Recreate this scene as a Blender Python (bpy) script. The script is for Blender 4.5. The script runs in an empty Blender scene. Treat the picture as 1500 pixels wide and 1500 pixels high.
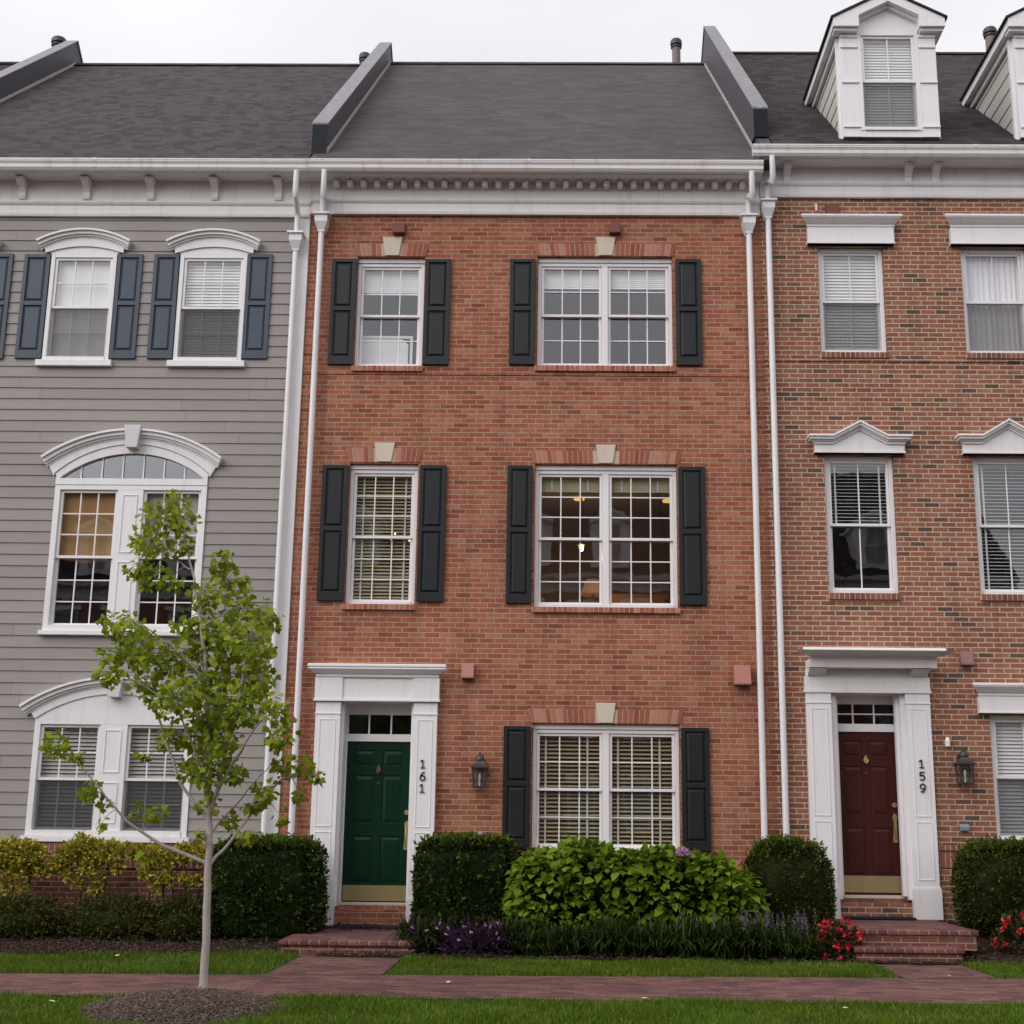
import bpy, bmesh, math, random
import numpy as np
from mathutils import Vector, Matrix

RNG = random.Random(11)
NP = np.random.default_rng(5)
sc = bpy.context.scene
COL = sc.collection
rad = math.radians

# ------------------------------------------------------------------ materials
def new_mat(name):
    m = bpy.data.materials.new(name); m.use_nodes = True
    nt = m.node_tree
    return m, nt, nt.nodes['Principled BSDF']

def nd(nt, typ, **kw):
    n = nt.nodes.new(typ)
    for k, v in kw.items():
        if k.startswith('i_'):
            n.inputs[k[2:].replace('_', ' ')].default_value = v
        else:
            setattr(n, k, v)
    return n

def lk(nt, a, b): nt.links.new(a, b)

def mth(nt, op, a, b=None, c=None, clamp=False):
    n = nt.nodes.new('ShaderNodeMath'); n.operation = op; n.use_clamp = clamp
    for i, v in enumerate((a, b, c)):
        if v is None: continue
        if isinstance(v, (int, float)): n.inputs[i].default_value = v
        else: nt.links.new(v, n.inputs[i])
    return n.outputs[0]

def ramp(nt, fac, stops, interp='LINEAR'):
    r = nt.nodes.new('ShaderNodeValToRGB'); cr = r.color_ramp; cr.interpolation = interp
    while len(cr.elements) < len(stops): cr.elements.new(0.5)
    for e, (p, c) in zip(cr.elements, stops):
        e.position = p; e.color = (*c, 1)
    nt.links.new(fac, r.inputs[0])
    return r.outputs[0]

def mixc(nt, fac, a, b, mode='MIX'):
    n = nt.nodes.new('ShaderNodeMix'); n.data_type = 'RGBA'; n.blend_type = mode
    for s, v in ((n.inputs[0], fac), (n.inputs[6], a), (n.inputs[7], b)):
        if isinstance(v, (int, float)): s.default_value = v
        elif isinstance(v, tuple): s.default_value = (*v, 1)
        else: nt.links.new(v, s)
    return n.outputs[2]

def ocoord(nt):
    t = nt.nodes.new('ShaderNodeTexCoord')
    s = nt.nodes.new('ShaderNodeSeparateXYZ'); nt.links.new(t.outputs['Object'], s.inputs[0])
    return t.outputs['Object'], s.outputs[0], s.outputs[1], s.outputs[2]

def noise(nt, co, scale, detail=3, rough=.55, vec=None):
    n = nt.nodes.new('ShaderNodeTexNoise'); n.inputs['Scale'].default_value = scale
    n.inputs['Detail'].default_value = detail; n.inputs['Roughness'].default_value = rough
    if vec:
        mp = nt.nodes.new('ShaderNodeMapping'); mp.inputs['Scale'].default_value = vec
        nt.links.new(co, mp.inputs[0]); co = mp.outputs[0]
    nt.links.new(co, n.inputs['Vector'])
    return n.outputs[0]

def bump(nt, h, strength, dist=.01):
    b = nt.nodes.new('ShaderNodeBump'); b.inputs['Strength'].default_value = strength
    b.inputs['Distance'].default_value = dist
    nt.links.new(h, b.inputs['Height'])
    return b.outputs[0]

def combine(nt, x, y, z=None):
    n = nt.nodes.new('ShaderNodeCombineXYZ')
    for i, v in enumerate((x, y, z)):
        if v is None: continue
        if isinstance(v, (int, float)): n.inputs[i].default_value = v
        else: nt.links.new(v, n.inputs[i])
    return n.outputs[0]

def white(nt, vec):
    n = nt.nodes.new('ShaderNodeTexWhiteNoise'); n.noise_dimensions = '3D'
    nt.links.new(vec, n.inputs['Vector'])
    return n.outputs['Value']

def paint(name, rgb, rough=.5, var=.10, streak=0.0, dirt=(.25, .22, .19), grain=0.0, metallic=0, spec=.5):
    m, nt, b = new_mat(name)
    co, x, y, z = ocoord(nt)
    n1 = noise(nt, co, 2.3, 4); n2 = noise(nt, co, 34, 3)
    v = mth(nt, 'ADD', mth(nt, 'MULTIPLY', n1, .6), mth(nt, 'MULTIPLY', n2, .4))
    f = mth(nt, 'MULTIPLY_ADD', mth(nt, 'SUBTRACT', v, .5), var * 2.2, 1.0)
    c = mixc(nt, 1.0, rgb, combine(nt, f, f, f), 'MULTIPLY')
    if streak:
        s = noise(nt, co, 1.0, 5, .65, (9, 9, .9))
        s = mth(nt, 'MULTIPLY', mth(nt, 'SUBTRACT', s, .52, clamp=True), 4.0 * streak, clamp=True)
        c = mixc(nt, s, c, dirt)
    lk(nt, c, b.inputs['Base Color'])
    b.inputs['Roughness'].default_value = rough
    b.inputs['Metallic'].default_value = metallic
    b.inputs['Specular IOR Level'].default_value = spec
    if grain: lk(nt, bump(nt, noise(nt, co, 60, 4), grain, .004), b.inputs['Normal'])
    return m

def brick_mat(name, stops, mortar, Lb=.2032, Hb=.0668, axis='xz', joint=.0052, jit=.16, wear=.12, offset=.5, blot=.35):
    m, nt, b = new_mat(name)
    co, x, y, z = ocoord(nt)
    if axis == 'xz': u, v = mth(nt, 'ADD', x, y), z
    elif axis == 'xy': u, v = x, y
    else: u, v = z, x
    vs = mth(nt, 'DIVIDE', v, Hb); row = mth(nt, 'FLOOR', vs)
    rj = white(nt, combine(nt, row, 3.7, 9.1))
    off = mth(nt, 'ADD', mth(nt, 'MULTIPLY', mth(nt, 'FLOORED_MODULO', row, 2.0), offset), mth(nt, 'MULTIPLY', rj, jit))
    us = mth(nt, 'ADD', mth(nt, 'DIVIDE', u, Lb), off)
    cl = mth(nt, 'FLOOR', us)
    fu = mth(nt, 'SUBTRACT', us, cl); fv = mth(nt, 'SUBTRACT', vs, row)
    du = mth(nt, 'MULTIPLY', mth(nt, 'MINIMUM', fu, mth(nt, 'SUBTRACT', 1.0, fu)), Lb)
    dv = mth(nt, 'MULTIPLY', mth(nt, 'MINIMUM', fv, mth(nt, 'SUBTRACT', 1.0, fv)), Hb)
    d = mth(nt, 'MINIMUM', du, dv)
    nz = noise(nt, co, 45, 3)
    d = mth(nt, 'ADD', d, mth(nt, 'MULTIPLY', mth(nt, 'SUBTRACT', nz, .5), .006))
    mr = nt.nodes.new('ShaderNodeMapRange'); mr.interpolation_type = 'SMOOTHSTEP'
    lk(nt, d, mr.inputs[0]); mr.inputs[1].default_value = joint - .002; mr.inputs[2].default_value = joint + .0025
    face = mr.outputs[0]
    r1 = white(nt, combine(nt, row, cl, .5))
    bc = ramp(nt, r1, stops)
    # burnt or pale blotches inside one brick
    bl = noise(nt, co, 13, 3, .6)
    sh = mth(nt, 'MULTIPLY_ADD', mth(nt, 'SUBTRACT', bl, .5), blot * 2, 1.0)
    fine = noise(nt, co, 160, 2)
    sh = mth(nt, 'ADD', sh, mth(nt, 'MULTIPLY', mth(nt, 'SUBTRACT', fine, .5), .25))
    bc = mixc(nt, 1.0, bc, combine(nt, sh, sh, sh), 'MULTIPLY')
    mz = noise(nt, co, 5, 4)
    mc = mixc(nt, mth(nt, 'MULTIPLY', mz, .7), mortar, tuple(q * .62 for q in mortar))
    c = mixc(nt, face, mc, bc)
    big = noise(nt, co, .55, 5, .6)
    w = mth(nt, 'MULTIPLY_ADD', mth(nt, 'SUBTRACT', big, .5), wear * 3.0, 1.0)
    st = noise(nt, co, 1.0, 5, .6, (4.5, 4.5, .45))     # rain streaks and damp runs
    st = mth(nt, 'MULTIPLY', mth(nt, 'SUBTRACT', st, .50, clamp=True), 1.6)
    w = mth(nt, 'SUBTRACT', w, mth(nt, 'MINIMUM', st, .13))
    c = mixc(nt, 1.0, c, combine(nt, w, w, w), 'MULTIPLY')
    ef = noise(nt, co, 1.4, 6, .7)                        # chalky bloom
    c = mixc(nt, mth(nt, 'MULTIPLY', mth(nt, 'SUBTRACT', ef, .60, clamp=True), .9, clamp=True), c, (.44, .32, .26))
    lk(nt, c, b.inputs['Base Color'])
    b.inputs['Roughness'].default_value = .85; b.inputs['Specular IOR Level'].default_value = .25
    h = mth(nt, 'ADD', face, mth(nt, 'MULTIPLY', fine, .25))
    lk(nt, bump(nt, h, .55, .006), b.inputs['Normal'])
    return m

def island_mat(name, stops, rough=.8, var=.3, trans=0.0, spec=.3, scale=20, bumpy=0.0):
    m, nt, b = new_mat(name)
    g = nt.nodes.new('ShaderNodeNewGeometry')
    co = nt.nodes.new('ShaderNodeTexCoord').outputs['Object']
    c = ramp(nt, g.outputs['Random Per Island'], stops)
    n1 = noise(nt, co, scale, 3)
    f = mth(nt, 'MULTIPLY_ADD', mth(nt, 'SUBTRACT', n1, .5), var * 2, 1.0)
    c = mixc(nt, 1.0, c, combine(nt, f, f, f), 'MULTIPLY')
    lk(nt, c, b.inputs['Base Color'])
    b.inputs['Roughness'].default_value = rough; b.inputs['Specular IOR Level'].default_value = spec
    if bumpy: lk(nt, bump(nt, noise(nt, co, 90, 3), bumpy, .004), b.inputs['Normal'])
    if trans:
        t = nt.nodes.new('ShaderNodeBsdfTranslucent'); lk(nt, c, t.inputs[0])
        mx = nt.nodes.new('ShaderNodeMixShader'); mx.inputs[0].default_value = trans
        lk(nt, b.outputs[0], mx.inputs[1]); lk(nt, t.outputs[0], mx.inputs[2])
        lk(nt, mx.outputs[0], nt.nodes['Material Output'].inputs[0])
    return m

def shingle_mat(name, stops, tab=.24, course=.145, edge=.75, var=.2):
    m, nt, b = new_mat(name)
    co, x, y, z = ocoord(nt)
    v = mth(nt, 'DIVIDE', z, .643 * course); row = mth(nt, 'FLOOR', v)
    rj = white(nt, combine(nt, row, 1.7, 4.1))
    us = mth(nt, 'ADD', mth(nt, 'DIVIDE', x, tab), mth(nt, 'MULTIPLY', rj, 7.0))
    cl = mth(nt, 'FLOOR', us); fu = mth(nt, 'SUBTRACT', us, cl); fv = mth(nt, 'SUBTRACT', v, row)
    r1 = white(nt, combine(nt, row, cl, .3))
    c = ramp(nt, r1, stops)
    lowz = mth(nt, 'LESS_THAN', fv, .13)
    gap = mth(nt, 'LESS_THAN', fu, .035)
    ln = mth(nt, 'MAXIMUM', lowz, mth(nt, 'MULTIPLY', gap, .6))
    n1 = noise(nt, co, 90, 2); n2 = noise(nt, co, .8, 5, .6)
    f = mth(nt, 'ADD', mth(nt, 'MULTIPLY_ADD', mth(nt, 'SUBTRACT', n1, .5), var * 2, 1.0), mth(nt, 'MULTIPLY', mth(nt, 'SUBTRACT', n2, .5), .5))
    f = mth(nt, 'MULTIPLY', f, mth(nt, 'SUBTRACT', 1.0, mth(nt, 'MULTIPLY', ln, 1 - edge)))
    c = mixc(nt, 1.0, c, combine(nt, f, f, f), 'MULTIPLY')
    lk(nt, c, b.inputs['Base Color']); b.inputs['Roughness'].default_value = .95
    b.inputs['Specular IOR Level'].default_value = .15
    h = mth(nt, 'ADD', mth(nt, 'SUBTRACT', 1.0, fv), mth(nt, 'MULTIPLY', r1, .5))
    lk(nt, bump(nt, h, .5, .012), b.inputs['Normal'])
    return m

def glass_mat(name, base=.11, tint=(.86, .88, .87), wav=.02, gain=1.5):
    m, nt, b = new_mat(name); nt.nodes.remove(b)
    co = nt.nodes.new('ShaderNodeTexCoord').outputs['Object']
    nrm = bump(nt, noise(nt, co, 2.6, 2), wav, .05)
    ge = nt.nodes.new('ShaderNodeNewGeometry'); dp = nt.nodes.new('ShaderNodeVectorMath'); dp.operation = 'DOT_PRODUCT'
    lk(nt, ge.outputs['Incoming'], dp.inputs[0]); lk(nt, nrm, dp.inputs[1])
    ic = mth(nt, 'SUBTRACT', 1.0, mth(nt, 'ABSOLUTE', dp.outputs['Value']), clamp=True)
    fres = mth(nt, 'MULTIPLY_ADD', mth(nt, 'POWER', ic, 5.0), .96, .04)      # Schlick, the same from both sides of the pane
    gl = nt.nodes.new('ShaderNodeBsdfGlossy'); gl.inputs['Roughness'].default_value = .015
    gl.inputs['Color'].default_value = (.96, .97, 1, 1); lk(nt, nrm, gl.inputs['Normal'])
    tr = nt.nodes.new('ShaderNodeBsdfTransparent'); tr.inputs[0].default_value = (*tint, 1)
    mx = nt.nodes.new('ShaderNodeMixShader')
    lk(nt, mth(nt, 'MULTIPLY_ADD', fres, gain, base, clamp=True), mx.inputs[0])
    lk(nt, tr.outputs[0], mx.inputs[1]); lk(nt, gl.outputs[0], mx.inputs[2])
    lk(nt, mx.outputs[0], nt.nodes['Material Output'].inputs[0])
    return m

def screen_mat(name, opacity=.45, rgb=(.03, .03, .035)):
    m, nt, b = new_mat(name)
    b.inputs['Base Color'].default_value = (*rgb, 1); b.inputs['Roughness'].default_value = .7
    tr = nt.nodes.new('ShaderNodeBsdfTransparent')
    mx = nt.nodes.new('ShaderNodeMixShader'); mx.inputs[0].default_value = opacity
    lk(nt, tr.outputs[0], mx.inputs[1]); lk(nt, b.outputs[0], mx.inputs[2])
    lk(nt, mx.outputs[0], nt.nodes['Material Output'].inputs[0])
    return m

def emit_mat(name, rgb, s):
    m, nt, b = new_mat(name)
    b.inputs['Base Color'].default_value = (*rgb, 1)
    b.inputs['Emission Color'].default_value = (*rgb, 1); b.inputs['Emission Strength'].default_value = s
    return m

M = {}
M['trim'] = paint('white_trim_paint', (.775, .752, .755), .45, .06, .30, (.46, .43, .41))
M['trimw'] = paint('weathered_white_trim', (.77, .735, .72), .5, .06, .38, (.42, .38, .34))
M['vinyl'] = paint('white_vinyl', (.78, .75, .75), .4, .04, .12, (.5, .46, .43))
M['gutter'] = paint('white_gutter_enamel', (.74, .715, .70), .35, .06, .55, (.40, .37, .33))
M['pipe'] = paint('white_downspout_enamel', (.745, .725, .735), .35, .06, .40, (.42, .40, .38))
M['stone'] = paint('pale_keystone_stone', (.60, .51, .42), .85, .12, .2, (.35, .30, .25), grain=.3)
M['greykey'] = paint('grey_painted_keystone', (.60, .575, .585), .6, .06)
M['shut_c'] = paint('charcoal_shutter_paint', (.011, .0135, .0145), .45, .14, .12, (.035, .035, .035), spec=.35)
M['shut_b'] = paint('slate_blue_shutter_paint', (.036, .052, .080), .45, .14, .15, (.09, .10, .11))
M['green'] = paint('dark_green_door_paint', (.0015, .024, .0105), .38, .10, spec=.22)
M['maroon'] = paint('maroon_door_paint', (.055, .012, .0105), .4, .10, spec=.2)
M['brass'] = paint('worn_brass', (.50, .41, .21), .38, .12, .3, (.25, .2, .11), metallic=.75)
M['black'] = paint('black_iron', (.022, .018, .018), .45, .2)
M['bronze'] = paint('bronze_lantern_metal', (.040, .030, .030), .42, .3)
M['mat'] = paint('black_doormat_fibre', (.012, .012, .014), .95, .25, grain=.6)
M['hood'] = paint('brick_red_vent_paint', (.38, .155, .12), .55, .10)
M['hood_d'] = paint('dark_red_vent_paint', (.15, .04, .033), .55, .10)
M['hood_p'] = paint('dusty_red_vent_paint', (.24, .12, .11), .55, .10)
M['greyplastic'] = paint('grey_plastic_cover', (.20, .22, .25), .5, .05)
M['coping'] = paint('dark_metal_coping', (.150, .140, .150), .42, .22, .6, (.34, .31, .32))  # grey lightened for the sky mirrored on its top, with paler streaks
M['parapet'] = paint('dark_parapet_cladding', (.058, .050, .060), .6, .3, .6, (.022, .022, .032))
M['parafront'] = paint('blue_black_end_cap', (.008, .010, .018), .5, .1, spec=.2)
M['flash'] = paint('pale_metal_flashing', (.42, .39, .39), .45, .15)
M['ventpipe'] = paint('weathered_vent_pipe', (.16, .13, .13), .6, .2)
M['siding'] = island_mat('grey_lap_siding', [(0, (.277, .248, .230)), (.5, (.292, .262, .243)), (1, (.308, .277, .257))], .6, .07, scale=5)
M['cheek'] = island_mat('beige_lap_siding', [(0, (.50, .465, .425)), (1, (.53, .495, .455))], .6, .06, scale=5)
M['brick_m'] = brick_mat('orange_red_brick', [(0, (.21, .064, .037)), (.10, (.275, .083, .050)), (.5, (.330, .106, .060)), (.8, (.362, .132, .078)), (.92, (.38, .157, .098)), (1, (.28, .09, .056))],
                         (.43, .315, .215), joint=.0060, wear=.16)
M['brick_r'] = brick_mat('mixed_red_brown_brick', [(0, (.095, .062, .048)), (.05, (.13, .072, .052)), (.10, (.215, .083, .054)), (.4, (.268, .099, .060)), (.7, (.300, .118, .072)), (.9, (.298, .134, .084)), (1, (.23, .105, .068))],
                         (.54, .43, .315), joint=.0070)
M['brick_l'] = brick_mat('dark_red_foundation_brick', [(0, (.10, .04, .032)), (.3, (.17, .055, .042)), (.7, (.21, .07, .052)), (1, (.155, .06, .05))],
                         (.36, .27, .20), joint=.0058)
M['brick_o'] = brick_mat('opposite_red_brick', [(0, (.22, .085, .065)), (1, (.33, .13, .10))], (.40, .33, .28))
M['soldier_m'] = island_mat('soldier_brick_orange', [(0, (.25, .07, .042)), (.35, (.34, .11, .068)), (.75, (.39, .15, .10)), (1, (.43, .215, .155))], .85, .22, bumpy=.4)
M['soldier_r'] = island_mat('soldier_brick_brown', [(0, (.11, .05, .035)), (.4, (.22, .075, .052)), (.8, (.27, .10, .075)), (1, (.24, .12, .08))], .85, .22, bumpy=.4)
M['mortar'] = paint('tan_mortar', (.52, .41, .31), .95, .15, grain=.4)
M['mortar_p'] = paint('pale_mortar', (.25, .20, .165), .95, .2, grain=.4)
M['nosing'] = island_mat('bullnose_brick', [(0, (.085, .035, .034)), (.5, (.15, .058, .050)), (1, (.21, .085, .068))], .8, .3, bumpy=.5)
M['paver'] = brick_mat('brick_paving', [(0, (.085, .044, .042)), (.3, (.135, .062, .056)), (.7, (.165, .076, .068)), (1, (.20, .10, .088))],
                       (.10, .07, .06), .205, .102, axis='xy', joint=.0035, jit=.3, wear=.30, blot=.3)
M['roof_l'] = shingle_mat('purple_grey_shingle', [(0, (.042, .036, .038)), (.35, (.058, .050, .053)), (.7, (.076, .064, .067)), (1, (.062, .064, .070))], .15, .145, .72)
M['roof_m'] = shingle_mat('grey_brown_shingle', [(0, (.070, .061, .061)), (.5, (.083, .072, .071)), (1, (.097, .084, .082))], .30, .14, .70, .22)
M['roof_r'] = shingle_mat('dark_brown_shingle', [(0, (.026, .021, .022)), (.5, (.040, .033, .033)), (1, (.056, .046, .046))], .20, .145, .7)
M['glass'] = glass_mat('window_glass', .075, wav=.012)
M['glass_b'] = glass_mat('bright_window_glass', .055, (.95, .96, .96), wav=.012)
M['glass_d'] = glass_mat('transom_glass', .02, gain=.8)
M['screen'] = screen_mat('insect_screen', .26, (.09, .085, .088))
M['screen_d'] = screen_mat('dark_insect_screen', .40, (.05, .05, .052))
M['blind_w'] = paint('white_blind_slats', (.92, .92, .91), .5, .03)
M['blind_b'] = paint('beige_blind_slats', (.58, .49, .31), .5, .04)
M['blind_g'] = paint('grey_blind_slats', (.72, .70, .66), .5, .03)
M['tape'] = paint('cream_ladder_tape', (.80, .76, .66), .7, .03)
M['shade'] = paint('white_roller_shade', (.86, .86, .86), .8, .03)
M['bamboo'] = paint('brown_woven_shade', (.50, .27, .10), .8, .15, grain=.4)
M['pinkreflect'] = paint('pale_pink_reflection', (.62, .52, .50), .8, .05)
M['curtain'] = paint('white_sheer_curtain', (.88, .86, .89), .8, .03)
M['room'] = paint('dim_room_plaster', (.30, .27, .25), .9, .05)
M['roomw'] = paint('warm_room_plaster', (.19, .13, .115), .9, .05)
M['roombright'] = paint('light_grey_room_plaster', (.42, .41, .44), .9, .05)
M['wood'] = paint('honey_wood', (.36, .20, .08), .5, .15)
M['asphalt'] = paint('asphalt', (.05, .05, .052), .9, .2, grain=.5)
M['concrete'] = paint('concrete_kerb', (.36, .34, .32), .9, .15, grain=.4)
M['soil'] = paint('green_brown_turf_soil', (.050, .052, .022), 1, .4, grain=.5)
M['mulch'] = paint('dark_bark_mulch', (.030, .018, .013), 1, .5, grain=1.0, spec=.05)
M['mulch_l'] = paint('weathered_mulch', (.10, .072, .055), 1, .4, grain=1.0, spec=.05)
M['chips'] = island_mat('bark_chips', [(0, (.024, .016, .013)), (.6, (.055, .034, .026)), (1, (.11, .08, .06))], 1, .2)
M['chips_l'] = island_mat('grey_bark_chips', [(0, (.05, .034, .025)), (.6, (.115, .083, .063)), (1, (.18, .14, .11))], 1, .2)
M['grass'] = island_mat('lawn_grass_blades', [(0, (.050, .105, .006)), (.5, (.085, .155, .010)), (.85, (.125, .20, .016)), (1, (.26, .24, .07))], .65, .55, .25, .12, scale=1.3)
M['bark'] = paint('pale_maple_bark', (.37, .32, .295), .9, .42, grain=.5)
M['bark_d'] = paint('dark_shrub_stem', (.045, .030, .024), .9, .25)
M['maple'] = island_mat('maple_leaf_green', [(0, (.13, .19, .012)), (.4, (.22, .29, .019)), (.75, (.30, .36, .028)), (1, (.40, .43, .05))], .65, .2, .46, .12, scale=3)
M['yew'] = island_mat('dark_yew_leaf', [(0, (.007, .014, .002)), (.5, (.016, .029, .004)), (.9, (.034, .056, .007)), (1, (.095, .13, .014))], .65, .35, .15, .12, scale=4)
M['box'] = island_mat('boxwood_leaf', [(0, (.012, .018, .003)), (.5, (.025, .036, .005)), (.9, (.048, .058, .008)), (1, (.10, .085, .016))], .65, .35, .15, .12, scale=4)
M['yewtip'] = island_mat('yew_new_growth', [(0, (.045, .07, .008)), (.6, (.085, .12, .012)), (1, (.14, .17, .02))], .65, .3, .25, .12, scale=4)
M['hydr'] = island_mat('hydrangea_leaf', [(0, (.075, .140, .008)), (.5, (.125, .205, .013)), (1, (.185, .27, .022))], .65, .25, .28, .12, scale=5)
M['pink'] = island_mat('pink_petal', [(0, (.45, .16, .42)), (1, (.62, .30, .58))], .6, .1, .3)
M['euon'] = island_mat('golden_euonymus_leaf', [(0, (.10, .12, .012)), (.3, (.26, .25, .022)), (.7, (.44, .37, .04)), (1, (.58, .48, .09))], .65, .2, .25, .12, scale=4)
M['azal'] = island_mat('olive_azalea_leaf', [(0, (.024, .028, .006)), (.5, (.046, .052, .009)), (1, (.085, .078, .018))], .65, .3, .15, .12, scale=4)
M['liri'] = island_mat('lilyturf_leaf', [(0, (.010, .024, .004)), (.6, (.024, .048, .007)), (1, (.075, .105, .020))], .65, .2, .15, .12)
M['lav'] = island_mat('lavender_flower', [(0, (.16, .11, .20)), (1, (.30, .22, .32))], .7, .1, .2)
M['purp'] = island_mat('purple_heart_leaf', [(0, (.018, .006, .018)), (.6, (.040, .013, .040)), (1, (.09, .04, .09))], .65, .2, .15, .12)
M['purpf'] = island_mat('violet_flower', [(0, (.34, .09, .42)), (1, (.50, .20, .55))], .6, .1, .2)
M['red'] = island_mat('red_begonia_petal', [(0, (.40, .012, .022)), (.6, (.58, .024, .040)), (1, (.70, .09, .08))], .5, .1, .25)
M['begl'] = island_mat('begonia_leaf', [(0, (.022, .020, .010)), (.6, (.045, .05, .014)), (1, (.09, .05, .03))], .65, .2, .15, .12)
M['bulb'] = emit_mat('lit_bulb', (1, .72, .34), 5.0)
M['downlight'] = emit_mat('lit_downlight', (1, .62, .16), .8)
M['lampshade'] = emit_mat('lit_lampshade', (.80, .36, .14), .16)
M['nickel'] = paint('brushed_metal', (.45, .42, .38), .35, .05, metallic=.8)

# ------------------------------------------------------------------ mesh builder
class MB:
    def __init__(s): s.v = []; s.f = []; s.mi = []; s.m = 0
    def face(s, pts):
        i = len(s.v); s.v.extend([tuple(p) for p in pts]); s.f.append(tuple(range(i, i + len(pts)))); s.mi.append(s.m)
    def solid(s, verts, faces):
        i = len(s.v); s.v.extend([tuple(p) for p in verts])
        for f in faces: s.f.append(tuple(i + k for k in f)); s.mi.append(s.m)
    def box(s, x0, x1, y0, y1, z0, z1):
        v = [(x0, y0, z0), (x1, y0, z0), (x1, y1, z0), (x0, y1, z0), (x0, y0, z1), (x1, y0, z1), (x1, y1, z1), (x0, y1, z1)]
        s.solid(v, [(0, 3, 2, 1), (4, 5, 6, 7), (0, 1, 5, 4), (1, 2, 6, 5), (2, 3, 7, 6), (3, 0, 4, 7)])
    def loft(s, rings, cap=True):
        n = len(rings[0]); v = [p for r in rings for p in r]; f = []
        for k in range(len(rings) - 1):
            for j in range(n):
                a = k * n + j; b = k * n + (j + 1) % n
                f.append((a, b, b + n, a + n))
        if cap:
            f.append(tuple(range(n - 1, -1, -1))); f.append(tuple(range((len(rings) - 1) * n, len(rings) * n)))
        s.solid(v, f)
    def prism_xz(s, pts, y0, y1):
        s.loft([[(x, y0, z) for x, z in pts], [(x, y1, z) for x, z in pts]])
    def prism_yz(s, pts, x0, x1, mitre=0.0, yref=0.0):
        # profile (y,z) swept along x; with mitre the ends step outwards as the profile projects
        a = [(x0 + mitre * (y - yref), y, z) for y, z in pts]; b = [(x1 - mitre * (y - yref), y, z) for y, z in pts]
        s.loft([a, b])
    def prism_xy(s, pts, z0, z1):
        s.loft([[(x, y, z0) for x, y in pts], [(x, y, z1) for x, y in pts]])
    def tube(s, path, r, n=10, cap=True):
        P = [Vector(p) for p in path]; rs = r if isinstance(r, (list, tuple)) else [r] * len(P)
        rings = []; up = Vector((0, 0, 1)); prev = None
        for i, p in enumerate(P):
            d = (P[min(i + 1, len(P) - 1)] - P[max(i - 1, 0)]).normalized()
            if prev is None:
                a = d.cross(Vector((0, 1, 0)))
                if a.length < .1: a = d.cross(Vector((1, 0, 0)))
                a.normalize()
            else:
                a = (prev - d * prev.dot(d)).normalized()
            prev = a; b = d.cross(a)
            rings.append([tuple(p + (a * math.cos(t) + b * math.sin(t)) * rs[i]) for t in [2 * math.pi * k / n for k in range(n)]])
        s.loft(rings, cap)
    def lathe(s, prof, c, n=16):
        rings = [[(c[0] + r * math.cos(t), c[1] + r * math.sin(t), c[2] + z) for t in [2 * math.pi * k / n for k in range(n)]] for r, z in prof]
        s.loft(rings)

def link(o, parent=None, loc=None):
    COL.objects.link(o)
    if loc is not None: o.location = loc
    if parent is not None:
        o.parent = parent
        if parent.type == 'EMPTY': o.matrix_parent_inverse = Matrix.Translation(-Vector(parent.location))
    return o

def build(name, mb, mat, parent=None, smooth=False, bev=0.0, loc=None, angle=40, fix=True):
    me = bpy.data.meshes.new(name); me.from_pydata(mb.v, [], mb.f)
    mats = mat if isinstance(mat, (list, tuple)) else [mat]
    for m in mats: me.materials.append(m)
    if len(mats) > 1: me.polygons.foreach_set('material_index', mb.mi)
    if fix:
        bm = bmesh.new(); bm.from_mesh(me); bmesh.ops.recalc_face_normals(bm, faces=bm.faces); bm.to_mesh(me); bm.free()
    if smooth:
        me.polygons.foreach_set('use_smooth', [True] * len(me.polygons))
        try: me.set_sharp_from_angle(angle=rad(angle))
        except Exception: pass
    o = bpy.data.objects.new(name, me); link(o, parent, loc)
    if bev:
        b = o.modifiers.new('bevel', 'BEVEL'); b.width = bev; b.segments = 2; b.limit_method = 'ANGLE'; b.angle_limit = rad(40)
    return o

def thing(name, label, cat, loc=(0, 0, 0), group=None):
    o = bpy.data.objects.new(name, None); o.empty_display_size = .2; COL.objects.link(o); o.location = loc
    tag(o, label, cat, group); return o

def tag(o, label, cat, group=None):
    o['label'] = label; o['category'] = cat
    if group: o['group'] = group
    return o

def struct(o, kind='structure'):
    o['kind'] = kind; return o

def copy_tree(o, parent=None):
    c = o.copy(); COL.objects.link(c)
    if parent: c.parent = parent; c.matrix_parent_inverse = o.matrix_parent_inverse.copy()
    for ch in list(o.children): copy_tree(ch, c)
    return c

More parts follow.
